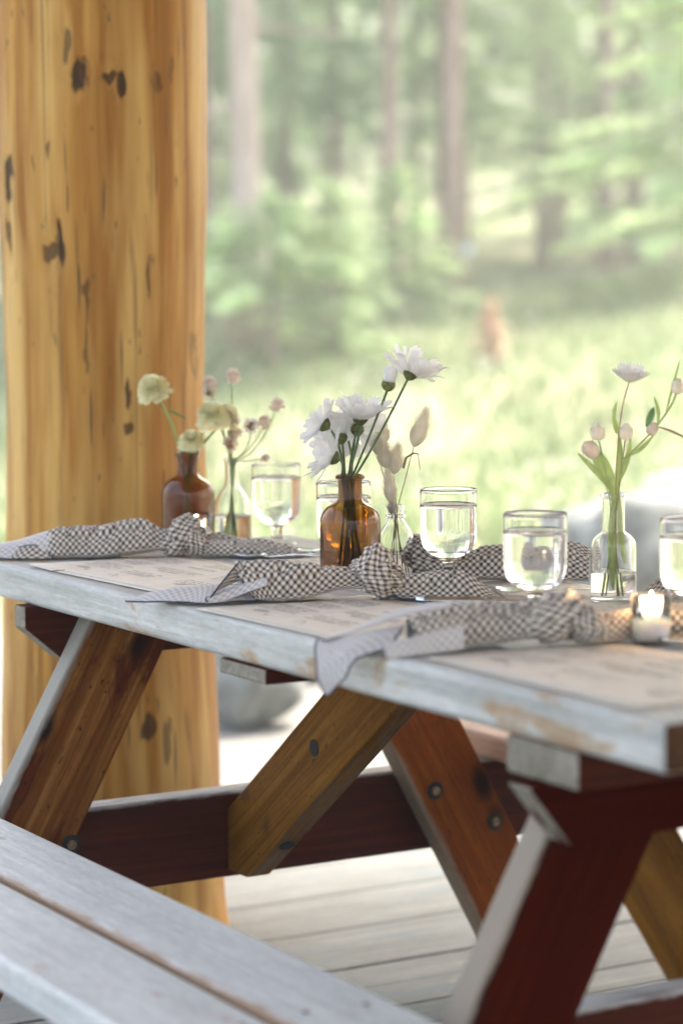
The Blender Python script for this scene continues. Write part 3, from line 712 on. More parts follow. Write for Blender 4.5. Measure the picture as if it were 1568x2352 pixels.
# far left napkin
n1 = napkin(T(1.80, .03), 0.0, 'knotted gingham napkin nearest the log post, its wide end off the far left corner')
cloth_tube(n1, 'cloth', [(.060, -.004, .0, .030, .030, 0), (.085, .0, .0, .034, .046, .3), (.125, -.004, .0, .035, .050, .5), (.165, -.004, .0, .035, .051, .6), (.205, -.004, .004, .032, .056, .9), (.240, -.002, .008, .026, .054, 1.6), (.262, .0, .012, .018, .040, 2.4), (.285, 0, .014, .014, .034, 3)], 1, .07, 4, shear0=.03)
cloth_sheet(n1, 'corner_tail', [[(-.06, -.030, .006), (-.01, -.040, .014), (.05, -.045, .028), (.11, -.04, .040)], [(-.06, -.012, .008), (-.01, -.012, .022), (.05, -.010, .036), (.10, -.005, .048)], [(-.055, .004, .002), (-.01, .008, .018), (.05, .012, .030), (.10, .015, .042)], [(-.05, .012, .003), (-.01, .028, .004), (.05, .034, .004), (.10, .030, .010)]], 3, .003, size=(.17, .10), hems='bt')
cloth_sheet(n1, 'folded_corner', [[(.035, .022, .020), (.055, .022, .024), (.075, .022, .022)], [(.022, .036, .004), (.050, .040, .004), (.092, .038, .004)]], 5, .001, size=(.06, .03), hems='br', flip=True, nu=20, nv=10)
knot(n1, .302, -.004, .034, .018, .022, .028, .012, 1.3, lean=.35, tilt=-.25, peak=.004)
knot(n1, .322, .004, .026, .014, .016, .018, .010, 4.1, lean=-.6, tilt=.2, name='knot_fold')
cloth_tube(n1, 'tail', [(.315, 0, .004, .014, .028, 0), (.345, .004, .001, .019, .030, .5), (.385, .002, 0, .022, .030, 1.1), (.43, .002, 0, .023, .027, 1.5), (.468, .006, 0, .020, .020, 2), (.505, .010, 0, .006, .004, 2.4)], 6, .16, 3, uvoff=.3)
cloth_tube(n1, 'tail_fold', [(.325, -.03, .012, .012, .020, 0), (.355, -.038, .016, .016, .020, .6), (.395, -.036, .010, .014, .014, 1.2), (.42, -.03, .006, .004, .006, 1.2)], 8, .14, 3, uvoff=.1, ns=30)

# middle napkin with the open raised flap
n2 = napkin(T(1.15, .0), 0.02, 'knotted gingham napkin in the middle with its raised open flap')
cloth_sheet(n2, 'corner_tail', [[(-.044, .006, .001), (.02, -.012, .013), (.07, -.022, .019), (.11, -.026, .020), (.15, -.02, .018)], [(-.042, .007, .004), (.01, .012, .018), (.06, .010, .022), (.10, .008, .020), (.15, .005, .016)], [(-.044, .010, .002), (.0, .030, .004), (.045, .050, .005), (.075, .058, .004), (.14, .03, .004)]], 2, .0022, size=(.19, .085), hems='bt', rotuv=.6, kx=34)
cloth_tube(n2, 'cloth', [(.108, .004, .0, .032, .053, 0), (.135, .004, .0, .036, .054, .3), (.170, .002, .0, .036, .054, .8), (.205, .0, .003, .031, .051, 1.3), (.235, -.002, .010, .023, .043, 2.0), (.262, 0, .016, .016, .032, 2.8), (.290, 0, .016, .013, .030, 3.3)], 2, .10, 4, shear0=.055, rotuv=.785)
cloth_sheet(n2, 'flap_roll', [[(.074, .056, .003), (.10, .046, .008), (.13, .040, .018), (.155, .040, .026)], [(.070, .050, .010), (.10, .036, .020), (.13, .028, .030), (.155, .030, .036)], [(.080, .030, .012), (.10, .022, .020), (.12, .018, .026), (.15, .020, .028)]], 7, .001, size=(.09, .04), hems='l', flip=True, nu=24, nv=14)
cloth_sheet(n2, 'flap', [[(.072, .050, .006), (.078, .040, .012), (.086, .028, .018), (.10, .016, .024)], [(.088, .040, .026), (.098, .028, .034), (.112, .016, .038), (.13, .010, .038)], [(.113, .010, .054), (.122, .006, .054), (.135, .004, .052), (.15, .004, .050)]], 9, .0005, size=(.05, .06), hems='l', rotuv=.2, nu=20, nv=16)
knot(n2, .317, .002, .033, .017, .020, .026, .013, 2.2, lean=-.45, tilt=-.45, peak=.014, rotuv=.12)
knot(n2, .288, -.010, .040, .012, .013, .018, .009, 6.4, lean=.4, tilt=.3, name='knot_fold', rotuv=.6)
cloth_tube(n2, 'tail', [(.322, 0, .004, .013, .024, 0), (.345, .002, .0, .018, .034, .4), (.375, .004, .0, .021, .036, .9), (.405, .004, .0, .024, .040, 1.5), (.430, .006, 0, .025, .039, 1.9), (.452, .008, 0, .018, .026, 2.2), (.476, .006, .003, .003, .005, 2.4)], 3, .13, 3, uvoff=.2)
hem(n2, [(.325, -.018, .008), (.345, -.022, .004), (.37, -.023, .003), (.395, -.022, .004), (.41, -.020, .008)], .0014)
cloth_tube(n2, 'tail_curl', [(.455, -.012, .006, .005, .012, 0), (.470, -.010, .008, .005, .010, .4), (.482, -.004, .004, .005, .006, .8), (.490, .0, .001, .004, .002, 1)], 11, .05, 2, ns=20, nphi=20)

# near napkin, one corner hanging over the table edge
n3 = napkin(T(.60, .0), 0.066, 'knotted gingham napkin nearest the camera, one corner drooping over the table edge')
cloth_tube(n3, 'cloth', [(.060, .012, .0, .036, .040, 0), (.090, .006, .0, .037, .048, .4), (.120, .0, .0, .034, .054, .8), (.150, -.006, .002, .029, .054, 1.4), (.185, -.010, .006, .023, .047, 2.1), (.215, -.006, .010, .019, .046, 2.8), (.245, 0, .012, .015, .042, 3.2)], 4, .09, 4, shear0=.02)
cloth_sheet(n3, 'top_fold', [[(-.035, -.030, .010), (.01, -.034, .026), (.06, -.034, .044), (.12, -.030, .052)], [(-.044, -.010, .012), (.005, -.010, .030), (.06, -.012, .048), (.12, -.010, .056)], [(-.040, .012, .014), (.01, .014, .028), (.06, .014, .044), (.11, .012, .052)]], 6, .002, size=(.17, .07), hems='l')
cloth_sheet(n3, 'hanging_corner', [[(-.046, -.012, .013), (-.020, .010, .017), (.015, .014, .024), (.055, .010, .030)], [(-.052, .006, .006), (-.026, .026, .006), (.010, .026, .020), (.050, .022, .024)], [(-.052, .034, -.012), (-.028, .042, -.006), (-.002, .042, .004), (.030, .046, .007)], [(-.052, .050, -.026), (-.042, .052, -.028), (-.026, .052, -.018), (-.006, .053, -.004)], [(-.044, .055, -.044), (-.040, .056, -.046), (-.032, .056, -.038), (-.018, .056, -.024)]], 8, .0012, size=(.10, .12), hems='tlr', flip=False, nu=30, nv=40)
cloth_sheet(n3, 'under_roll', [[(.028, .088, .002), (.06, .078, .003), (.09, .060, .003), (.125, .048, .006)], [(.024, .078, .016), (.06, .064, .020), (.09, .050, .024), (.125, .036, .030)], [(.030, .058, .014), (.06, .046, .020), (.09, .034, .026), (.125, .020, .034)]], 9, .0015, size=(.11, .05), hems='', flip=True, nu=24, nv=14)
knot(n3, .245, .0, .036, .020, .020, .032, .012, 3.3, lean=.25, tilt=-.3, peak=.002, rotuv=.5)
knot(n3, .275, .006, .030, .016, .017, .020, .010, 7.7, lean=-.5, tilt=.2, name='knot_fold')
cloth_tube(n3, 'tail', [(.265, 0, .006, .016, .034, 0), (.300, -.008, .003, .016, .036, .5), (.335, -.028, .004, .016, .036, 1.1), (.375, -.052, .002, .020, .042, 1.6), (.42, -.058, 0, .024, .048, 2.1), (.46, -.055, 0, .026, .036, 2.6), (.49, -.05, 0, .02, .010, 2.8)], 5, .15, 3, uvoff=.2)

# far side napkin
n5 = napkin(T(1.19, .46), -.12, 'knotted gingham napkin across the table behind the middle goblet')
knot(n5, .005, -.012, .030, .018, .020, .026, .012, 5.5, lean=-.3, tilt=-.3, peak=.003, rotuv=.75)
cloth_tube(n5, 'cloth', [(.010, .0, .008, .014, .030, 0), (.040, .0, .002, .020, .036, .5), (.080, .002, .0, .030, .046, 1.0), (.125, .004, .0, .036, .050, 1.3), (.175, .006, .0, .038, .050, 1.7), (.220, .008, .0, .038, .046, 2.0), (.255, .010, .0, .036, .034, 2.3)], 7, .08, 3, shear0=0)
cloth_tube(n5, 'top_fold', [(.16, -.05, .018, .014, .020, 0), (.20, -.052, .028, .018, .024, .6), (.235, -.05, .030, .018, .022, 1.0), (.262, -.046, .024, .012, .014, 1.4)], 12, .1, 3, ns=30)
hem(n5, [(.03, .0, .040), (.048, -.008, .028), (.056, -.018, .012), (.058, -.022, .004)], .0016)
n6 = napkin(T(.80, .560), .1, 'small visible end of a gingham napkin behind the strawflower vase')
cloth_tube(n6, 'cloth', [(.02, 0, .0, .010, .012, 0), (.05, 0, .0, .020, .032, .6), (.09, .002, .0, .024, .036, 1.2), (.12, .0, .0, .020, .026, 1.9), (.15, .0, .0, .006, .006, 2.1)], 15, .16, 4, ns=40)

# ------------------------------------------------------------------ flowers
def petal_mesh(L, Wd, cup, tipn, name='petal', seed=0):
    V = []; F = []; nx, ny = 8, 4
    for i in range(nx + 1):
        t = i / nx; w = Wd / 2 * (.35 + 1.25 * t - .6 * t * t) * (1 if t < .8 else math.sqrt(max(.02, 1 - ((t - .8) / .215) ** 2)))
        z = cup * L * (t ** 1.5) + .03 * L * math.sin(t * 7 + seed)
        for j in range(ny + 1):
            s = -1 + 2 * j / ny
            V.append((L * t - (tipn * L * (1 - abs(s)) if i == nx else 0), w * s, z + .22 * w * (abs(s) ** 1.5) + .06 * w * math.cos(s * 9)))
    for i in range(nx):
        for j in range(ny): a = i * (ny + 1) + j; F.append((a, a + 1, a + ny + 2, a + ny + 1))
    me = bpy.data.meshes.new(name); me.from_pydata(V, [], F); me.materials.append(M['petal_w'])
    me.polygons.foreach_set('use_smooth', [True] * len(me.polygons)); return me
PET = [petal_mesh(1, .335, c, .06, seed=s) for s, c in enumerate((-.18, .05, .2, -.05))]
def stem_obj(o, pts, r=.0017, mat='stem', name='stem'): return MB().tube(pts, r, 8).build(name, M[mat], o)
def orient(nrm, spin=0):
    q = Vector(nrm).normalized().to_track_quat('Z', 'X'); return q.to_matrix().to_4x4() @ Matrix.Rotation(spin, 4, 'Z')
def daisy(base, head, nrm, L, open_, label, n=15, seed=0, bend=None, mouth=None, fan=None, inner=True):
    """base: bottle bottom point, mouth: point in the neck, head: calyx, nrm: facing direction, open_: petal angle above the disc plane"""
    r = random.Random(seed); head = Vector(head); o = empty('daisy', head, 0, label=label, cat='flower', group='white daisies in the amber bottle')
    nv = Vector(nrm).normalized(); mouth = Vector(mouth); base = Vector(base)
    ctrl = head - nv * (head - mouth).length * .42 if bend is None else Vector(bend)
    pts = [base] + bez(mouth, ctrl, head - nv * .003, 9); pts = [p - head for p in pts]
    stem_obj(o, pts, .0018)
    mat4 = orient(nv)
    mb = MB()   # calyx cup of bracts
    mb.lathe([(0, -.0065), (.0030, -.0062), (.0070, -.0035), (.0095, .0015), (.0092, .0038), (0, .003)], 20)
    for k in range(26):
        a = 2 * PI * k / 26; c, s = math.cos(a), math.sin(a); ro = .0102 + .0006 * (k % 2)
        p = [Vector((c * .0055 - s * .0009, s * .0055 + c * .0009, -.0050)), Vector((c * .0055 + s * .0009, s * .0055 - c * .0009, -.0050)), Vector((c * ro + s * .0006, s * ro - c * .0006, .001)), Vector((c * (ro + .0012), s * (ro + .0012), .0052)), Vector((c * ro - s * .0006, s * ro + c * .0006, .001))]
        mb.add(p, [(0, 1, 2, 3, 4)])
    cal = mb.build('calyx', M['calyx'], o); cal.matrix_local = mat4 
    n += 2
    for ring in range(2 if inner else 1):
        for k in range(n):
            if fan and not (fan[0] <= (k / n * 360) <= fan[1]): continue
            a = 2 * PI * (k + .5 * ring) / n + r.uniform(-.13, .13); el = open_ + (.22 * ring) + r.uniform(-.16, .16)
            l = L * 1.15 * r.uniform(.84, 1.08) * (1 - .12 * ring)
            pm = mat4 @ Matrix.Rotation(a, 4, 'Z') @ Matrix.Translation((.0065, 0, .003 + .001 * ring)) @ Matrix.Rotation(-el, 4, 'Y') @ Matrix.Rotation(r.uniform(-.35, .35), 4, 'X') @ Matrix.Diagonal((l, l * r.uniform(.85, 1.25), l, 1))
            q = link(bpy.data.objects.new('petal', PET[r.randrange(4)]), o); q.matrix_local = pm
    return o
A2 = T(1.214, .353); mz = ZT + .156
def dp(px, py, d=0, ppm=1541, ref=A2, refpx=(803, 1335)): return Vector((ref.x + (px - refpx[0]) / ppm, ref.y + d, ZT + (refpx[1] - py) / ppm))
bb = lambda dx, dy: Vector((A2.x + dx, A2.y + dy, ZT + .012))
mo = lambda dx, dy: Vector((A2.x + dx, A2.y + dy, mz))
daisy(bb(-.018, .008), dp(827, 966, .006), (.06, -.10, 1), .045, .50, 'large upright white daisy seen from below, in the middle of the amber bottle', 12, 1, mouth=mo(-.004, .002))
daisy(bb(-.012, -.012), dp(940, 862, .0), (.42, .22, .72), .043, .42, 'tallest white daisy leaning right on a long stem', 14, 2, mouth=mo(.006, -.004), bend=dp(868, 1010, -.002))
daisy(bb(.02, .01), dp(748, 975, .0), (-.70, .25, .42), .033, .25, 'white daisy highest on the left side of the bunch', 11, 3, mouth=mo(-.010, .004), bend=dp(786, 1010))
daisy(bb(.012, -.016), dp(770, 1050, -.012), (-.86, .10, .40), .040, .45, 'lowest white daisy drooping left over the bottle shoulder', 13, 4, mouth=mo(-.013, -.004), bend=dp(792, 1050, -.01))
daisy(bb(-.006, .02), dp(820, 987, .030), (.12, 1, .12), .037, .06, 'white daisy facing away behind the upright one', 14, 5, mouth=mo(-.002, .010), bend=dp(806, 1040, .015), inner=False)
daisy(bb(.0, .016), dp(783, 1010, .032), (-.35, .75, .55), .036, .25, 'white daisy half hidden between the left blooms', 12, 6, mouth=mo(-.008, .009), bend=dp(790, 1050, .02))
# bud
bh = dp(890, 893, .0); o = empty('daisy_bud', bh, 0, label='closed white daisy bud on a stem below the tallest daisy', cat='flower bud')
stem_obj(o, [p - bh for p in [bb(.012, .006)] + bez(mo(.003, .004), dp(845, 1010), bh, 9)], .0018)
m4 = orient((.18, 0, 1)); mb = MB(); mb.lathe([(0, -.003), (.006, -.001), (.0105, .005), (.0105, .010), (.009, .012), (0, .010)], 20)
for k in range(18):
    a = 2 * PI * k / 18; c, s = math.cos(a), math.sin(a); mb.add([(c * .010 - s * .0015, s * .010 + c * .0015, .004), (c * .010 + s * .0015, s * .010 - c * .0015, .004), (c * .0102, s * .0102, .0155)], [(0, 1, 2)])
cal = mb.build('calyx', M['calyx'], o); cal.matrix_local = m4
for k in range(13):
    a = 2 * PI * k / 13; q = link(bpy.data.objects.new('petal', PET[1]), o)
    q.matrix_local = m4 @ Matrix.Rotation(a, 4, 'Z') @ Matrix.Translation((.0085, 0, .008)) @ Matrix.Rotation(-1.42 - .12 * (k % 3), 4, 'Y') @ Matrix.Diagonal((.024 + .003 * (k % 3), .024, .02, 1))
# cut side shoots in the bottle mouth
o = empty('cut_stem', dp(812, 1090), 0, label='short forked cut stem standing among the daisies', cat='stem')
h0 = dp(812, 1090); MB().tube([p - h0 for p in (bb(.004, 0), mo(.002, 0), dp(808, 1050), dp(822, 1008))], .0021, 8).tube([p - h0 for p in (dp(808, 1050), dp(800, 1010))], .0017, 8).build('stem', M['stem'], o)

# yellow pompom flowers in the far amber bottle
A1 = T(1.815, .385); P1 = 1316
def d1(px, py, d=0): return dp(px, py, d, P1, A1, (404, 1234))
def pompom(head, nrm, R, label, pts, seed, sq=.6, mat='petal_y', group='pale yellow zinnias in the far amber bottle'):
    r = random.Random(seed); o = empty('zinnia', head, 0, label=label, cat='flower', group=group)
    stem_obj(o, [Vector(p) - head for p in pts], .0022, 'stem_l')
    m4 = orient(nrm); mb = MB(); mb.lathe([(0, -.004), (R * .3, -.003), (R * .45, .003), (0, .004)], 14); c = mb.build('calyx', M['stem_l'], o); c.matrix_local = m4
    lay = 8
    for l in range(lay):
        f = l / (lay - 1); n = int(18 - 8 * f); el = -.25 + 1.55 * f
        for k in range(n):
            a = 2 * PI * (k + .5 * (l % 2)) / n + r.uniform(-.1, .1); L = R * (1 - .45 * f) * r.uniform(.9, 1.08)
            q = link(bpy.data.objects.new('petal', PETY[(k + l) % 2]), o)
            q.matrix_local = m4 @ Matrix.Translation((0, 0, R * sq * .8 * f)) @ Matrix.Rotation(a, 4, 'Z') @ Matrix.Translation((R * .10, 0, 0)) @ Matrix.Rotation(-el + r.uniform(-.1, .1), 4, 'Y') @ Matrix.Diagonal((L, L * 1.2, L, 1))
    return o
PETY = []
for s, c in ((0, -.25), (1, -.1)):
    me = petal_mesh(1, .52, c, .10, seed=s); me.materials[0] = M['petal_y']; PETY.append(me)
m1 = lambda dx, dy: Vector((A1.x + dx, A1.y + dy, ZT + .156)); b1 = lambda dx, dy: Vector((A1.x + dx, A1.y + dy, ZT + .015))
h = d1(330, 885); pompom(h, (-.35, -.25, .9), .030, 'pale yellow zinnia highest on the left', [b1(.015, 0)] + bez(m1(-.012, 0), d1(378, 960), h, 8), 1)
h = d1(462, 945, -.01); pompom(h, (-.15, -.35, .85), .029, 'yellow zinnia on the right leaning over the bottle', [b1(-.015, .01)] + bez(m1(.005, 0), d1(425, 1000), h, 8), 2)
h = d1(488, 950, .02); pompom(h, (.3, .1, .9), .027, 'yellow zinnia furthest right, tucked behind its neighbour', [b1(-.01, -.012)] + bez(m1(.012, .005), d1(440, 1000), h, 8), 3)
h = d1(412, 1000, -.012); pompom(h, (.0, -.3, .9), .022, 'smallest yellow zinnia just above the bottle mouth', [b1(.0, -.01), m1(.004, -.004), h], 4)
o = empty('leaf', d1(378, 940), 0, label='single green leaf on the tall yellow flower stem', cat='leaf')
mesh('leaf_blade', [(-.018, 0, .006), (-.005, -.004, .010), (-.005, .006, .004), (.012, -.003, .0), (.012, .004, -.004), (.020, 0, -.006)], [(0, 1, 2), (1, 3, 4, 2), (3, 5, 4)], M['leafdark'], o)

# cream scabiosa cluster in the flask vase
VL = T(1.80, .462); PV = 1300
def dv(px, py, d=0): return dp(px, py, d, PV, VL, (548, 1232))
def scab(px, py, R, label, seed, mat='petal_c', d=0, bend=None, curl=False):
    h = dv(px, py, d); o = empty('scabiosa', h, 0, label=label, cat='flower', group='cream scabiosa in the flask vase'); r = random.Random(seed)
    c = bend or ((px + 545) / 2 - (px - 545) * .2, (py + 1060) / 2)
    foot = Vector((VL.x - (px - 548) / 9000, VL.y + .004, ZT + .012))
    stem_obj(o, [p - h for p in [foot] + bez(Vector((VL.x + (px - 548) / 14000, VL.y, ZT + .146)), dv(c[0], c[1], d / 2), h, 9)], .0011, 'stem_l')
    mb = MB(); mb.ball((0, 0, 0), R * .62, 10, 7); mb.build('seed_head', M['seed'] if seed % 3 == 0 else M[mat], o)
    mb = MB()
    for k in range(70):
        n = Vector((r.gauss(0, 1), r.gauss(0, 1), r.gauss(.35, 1))).normalized(); t = n.orthogonal().normalized(); t = (t * math.cos(k) + n.cross(t) * math.sin(k)); b_ = n.cross(t)
        p = n * R * .55; q = n * R * r.uniform(.9, 1.15); w = R * .2
        mb.add([p - t * w * .5, p + t * w * .5, q + t * w + b_ * w * .3, q + n * R * .08, q - t * w], [(0, 1, 2, 3, 4)])
    mb.build('florets', M[mat], o)
for i, (px, py, R, lb, d) in enumerate([(551, 857, .0135, 'highest scabiosa head, alone at the top', 0), (500, 872, .012, 'scabiosa head at upper left of the cluster', 0), (500, 890, .013, 'scabiosa head hanging just under the upper left one', .01),
        (650, 922, .0125, 'pinkish scabiosa head furthest right', 0), (545, 952, .0150, 'large cream scabiosa in the cluster centre', -.01), (592, 968, .0135, 'white scabiosa right of the cluster centre', 0), (623, 960, .0115, 'scabiosa head with green ruff beside the white one', 0),
        (518, 955, .012, 'brownish scabiosa head behind the yellow flower', .01), (545, 1008, .0130, 'pinkish scabiosa low in the cluster', -.01), (556, 985, .0120, 'green centred scabiosa low in the cluster', 0), (623, 1040, .0075, 'small closed scabiosa seed head low on the right', 0)]):
    scab(px, py, R, lb, i + 1, 'petal_c' if i not in (5,) else 'petal_w', d, bend=(610, 1040) if i == 3 else ((590, 1030) if i in (5, 6) else None))

# bunny tail grass
BV = T(1.206, .428)
def db(px, py, d=0): return dp(px, py, d, 1528, BV, (907.5, 1330))
def bunny(b0, b1_, w, label, stem, seed):
    w *= .84; p0 = db(*b0); p1 = db(*b1_); o = empty('bunny_tail', p0, 0, label=label, cat='dried grass', group='bunny tail grasses in the small vase'); r = random.Random(seed)
    stem_obj(o, [Vector(p) - p0 for p in stem] + [Vector((0, 0, 0))], .0007, 'stem_b')
    ax = (p1 - p0); L = ax.length; q = orient(ax)
    pr = [(0, 0), (w * .45, L * .08), (w * .82, L * .25), (w * .85, L * .45), (w * .62, L * .7), (w * .3, L * .88), (0, L * .97)]
    c = MB().lathe(smooth_prof(pr, 3), 14).build('seed_head', M['fuzz'], o); c.matrix_local = q
    mb = MB()
    for k in range(1100):
        t = r.random() ** .9; i = min(int(t * 6), 5); f = t * 6 - i
        rr = pr[i][0] * (1 - f) + pr[i + 1][0] * f; z = pr[i][1] * (1 - f) + pr[i + 1][1] * f; a = r.uniform(0, 2 * PI)
        p = Vector((rr * math.cos(a), rr * math.sin(a), z)); d_ = (Vector((math.cos(a), math.sin(a), 1.5 + 1.2 * t)).normalized()) * r.uniform(.35, 1.3) * w * 1.25
        s = Vector((-math.sin(a), math.cos(a), 0)) * .00032
        mb.add([p - s, p + s, p + d_], [(0, 1, 2)])
    c = mb.build('fuzz', M['fuzz'], o); c.matrix_local = q
nk = Vector((BV.x, BV.y, ZT + .108)); ft = lambda dx: Vector((BV.x + dx, BV.y, ZT + .008))
bunny((949, 1026), (978, 945), .0165, 'tallest bunny tail, alone on the right', [ft(-.012), nk + Vector((.003, 0, 0))], 1)
bunny((903, 1088), (912, 1028), .0140, 'bunny tail on a straight stem in the cluster', [ft(.008), nk + Vector((.001, 0, 0))], 2)
bunny((886, 1074), (880, 1018), .0150, 'plump bunny tail left of the straight one', [ft(.012), nk - Vector((.003, 0, 0))], 3)
bunny((866, 1045, .01), (872, 990, .01), .0140, 'bunny tail touching the daisies', [ft(.015), nk - Vector((.004, 0, 0))], 4)
bunny((882, 1020, .02), (880, 972, .02), .0120, 'bunny tail highest behind the cluster', [ft(.002), nk - Vector((.001, 0, 0))], 5)
bunny((898, 1155, -.005), (890, 1085, -.005), .0125, 'bunny tail just above the small vase mouth', [ft(-.004), nk + Vector((-.001, 0, 0))], 6)
bunny((897, 1180), (899, 1150), .0080, 'short bunny tail dipping into the vase neck', [ft(-.008), nk + Vector((0, 0, -.03))], 7)
o = empty('dry_leaf', db(950, 1040), 0, label='thin dry curled leaf on the tallest bunny tail stem', cat='leaf'); hh = db(950, 1040)
MB().tube([p - hh for p in (db(925, 1075), db(932, 1050), db(948, 1040), db(960, 1042), db(960, 1050), db(964, 1078))], [.0018, .0020, .0016, .001, .0006, .0004], 5).build('leaf_blade', M['stem_b'], o)

# strawflowers
SV = T(.794, .528)
def ds(px, py, d=0): return dp(px, py, d, 1667, SV, (1405, 1392))
sm = lambda dx, dy=0: Vector((SV.x + dx, SV.y + dy, ZT + .150)); sf = lambda dx, dy=0: Vector((SV.x + dx, SV.y + dy, ZT + .010))
def straw(px, py, R, nrm, label, pts, seed, mat='petal_p', opened=False, thick=.0014, smat='stem_b', d=0):
    R *= .76 if not opened else 1.0; thick *= .68
    h = ds(px, py, d); o = empty('strawflower', h, 0, label=label, cat='flower', group='strawflowers in the clear vase'); r = random.Random(seed)
    stem_obj(o, [Vector(p) - h for p in pts] + [Vector((0, 0, 0))], thick, smat); m4 = orient(nrm)
    if not opened:
        c = MB().lathe(smooth_prof([(0, -.3 * R), (.75 * R, -.1 * R), (R, .7 * R), (.8 * R, 1.5 * R), (.35 * R, 2.1 * R), (0, 2.2 * R)], 3), 18).build('bud', M[mat], o); c.matrix_local = m4
    mb = MB(); n = 24 if opened else 16
    for k in range(n * (2 if opened else 2)):
        a = 2 * PI * k / n + .13 * (k // n); el = (.55 + .45 * (k // n)) if opened else 1.45; L = R * (1.5 if opened else 1.3); rr = R * (.25 if opened else .82)
        c, s = math.cos(a), math.sin(a); w = R * .22; t = Vector((-s, c, 0)) * w; p = Vector((c * rr, s * rr, -.05 * R + .5 * R * (k // n if not opened else 0))); q = p + Vector((c * math.cos(el), s * math.cos(el), math.sin(el))) * L
        m_ = (p + q) / 2 + Vector((c, s, 0)) * R * .08
        mb.add([p - t * .6, p + t * .6, m_ + t, q, m_ - t], [(0, 1, 2, 3, 4)])
    c = mb.build('bracts', M[mat], o); c.matrix_local = m4
    return o
straw(1440, 878, .019, (.1, -.2, 1), 'open white strawflower on the tallest stem', [sf(.004)] + bez(sm(.003), ds(1412, 950), ds(1440, 882), 8), 1, 'petal_w', True)
straw(1369, 1010, .0135, (-.1, 0, 1), 'blush strawflower bud upper left of the vase', [sf(.010), sm(-.003)], 2, thick=.0016, smat='stem_l')
straw(1360, 1045, .0145, (-.5, -.4, .5), 'pale strawflower bud lower left, largest of the buds', [sf(.006), sm(-.006, -.003)], 3, 'petal_c', smat='stem_l')
straw(1432, 1010, .0125, (.05, -.1, 1), 'blush strawflower bud in the middle above the vase', [sf(-.008), sm(.006)], 4)
straw(1549, 905, .0115, (.15, 0, 1), 'blush strawflower bud highest on the right', [sf(-.012), sm(.004)] + bez(ds(1425, 1060), ds(1500, 1000), ds(1540, 930), 5), 5, thick=.002, smat='stem_l')
straw(1488, 1000, .0100, (.4, 0, .8), 'small strawflower bud on the right branch', [ds(1436, 1052), ds(1462, 1028)], 6, 'petal_c', smat='stem_l')
def sleaf(p0, c, p1, w, label, mat='stem_l'):
    P0 = ds(*p0); o = empty('strawflower_leaf', P0, 0, label=label, cat='leaf', group='narrow leaves in the clear vase')
    pts = [p - P0 for p in bez(P0, ds(*c), ds(*p1), 8)]; V = []; F = []
    for i, p in enumerate(pts):
        t = (pts[min(i + 1, 8)] - pts[max(i - 1, 0)]).normalized(); s = t.cross(Vector((0, 1, 0))).normalized() * w * (math.sin(PI * min(1, i / 8 * .9 + .08)) ** .7)
        V += [p - s, p + Vector((0, -w * .35, 0)), p + s]
    for i in range(8): F += [(i * 3, i * 3 + 1, i * 3 + 4, i * 3 + 3), (i * 3 + 1, i * 3 + 2, i * 3 + 5, i * 3 + 4)]
    mesh('leaf_blade', V, F, M[mat], o)
sleaf((1405, 1130), (1380, 1100), (1322, 1045), .0048, 'long narrow leaf reaching furthest left')
sleaf((1405, 1140), (1400, 1080), (1365, 1035), .0058, 'broad leaf left of the vase stems')
sleaf((1412, 1140), (1420, 1070), (1418, 1010), .0050, 'upright leaf in the middle of the vase')
sleaf((1425, 1060), (1420, 1000), (1400, 940), .0022, 'thin curled leaf beside the tall stem')
sleaf((1480, 985), (1490, 960), (1496, 940), .0050, 'small oval dark leaf on the right branch', 'leafdark')
sleaf((1505, 978), (1512, 950), (1496, 915), .0028, 'thin leaf rising from the right branch')
sleaf((1525, 950), (1540, 890), (1556, 832), .0018, 'threadlike leaf at the top right')
sleaf((1405, 1355), (1395, 1250), (1408, 1130), .0055, 'leaf pressed inside the vase glass')
sleaf((1432, 1300), (1418, 1240), (1418, 1130), .0045, 'second leaf inside the vase glass on its right side')
sleaf((1400, 1130), (1375, 1090), (1352, 1030), .0060, 'broad green leaf under the lower left bud')
sleaf((1418, 1110), (1440, 1060), (1444, 1010), .0042, 'short green leaf behind the middle bud')
sleaf((1440, 1050), (1470, 1040), (1500, 1000), .0030, 'slim green leaf along the right branch')
sleaf((1410, 1000), (1400, 960), (1412, 925), .0030, 'small green leaf halfway up the tallest stem')
sleaf((1505, 985), (1545, 995), (1585, 1020), .0016, 'thin brown tendril running off to the right', 'stem_b')

tw = T(1.56, .012, ZT + .003); o = MB().tube([(0, 0, 0), (.012, .001, .001), (.026, .004, .002)], [.0006, .0009, .0005], 5).build('twig', M['stem_b']); o.location = tw; tag(o, 'tiny reddish twig lying on the bare wood before the far menu', 'twig')
# ------------------------------------------------------------------ rocks
def rock(loc, rx, ry, rz_, seed, label, mat):
    bm = bmesh.new(); bmesh.ops.create_icosphere(bm, subdivisions=4, radius=1)
    for v in bm.verts:
        n = mn.noise(v.co * 1.3 + Vector((seed, 0, 0))) * .30 + mn.noise(v.co * 3.4 + Vector((seed, 2, 0))) * .10
        v.co *= 1 + n; v.co.x *= rx; v.co.y *= ry; v.co.z *= rz_
    me = bpy.data.meshes.new('rock'); bm.to_mesh(me); bm.free(); me.materials.append(mat); me.polygons.foreach_set('use_smooth', [True] * len(me.polygons))
    o = link(bpy.data.objects.new('boulder', me)); o.location = loc; return tag(o, label, 'boulder', 'boulders around the deck')
M['rock'] = simple('pale_granite', (.235, .25, .235), .9, var=.45, vs=9)
M['rockd'] = simple('mossy_dark_rock', (.10, .12, .08), .95, var=.4, vs=5)
rock((-.245, 6.9, .12), .135, .14, .15, 1, 'pale grey boulder just right of the log post below the table', M['rock'])
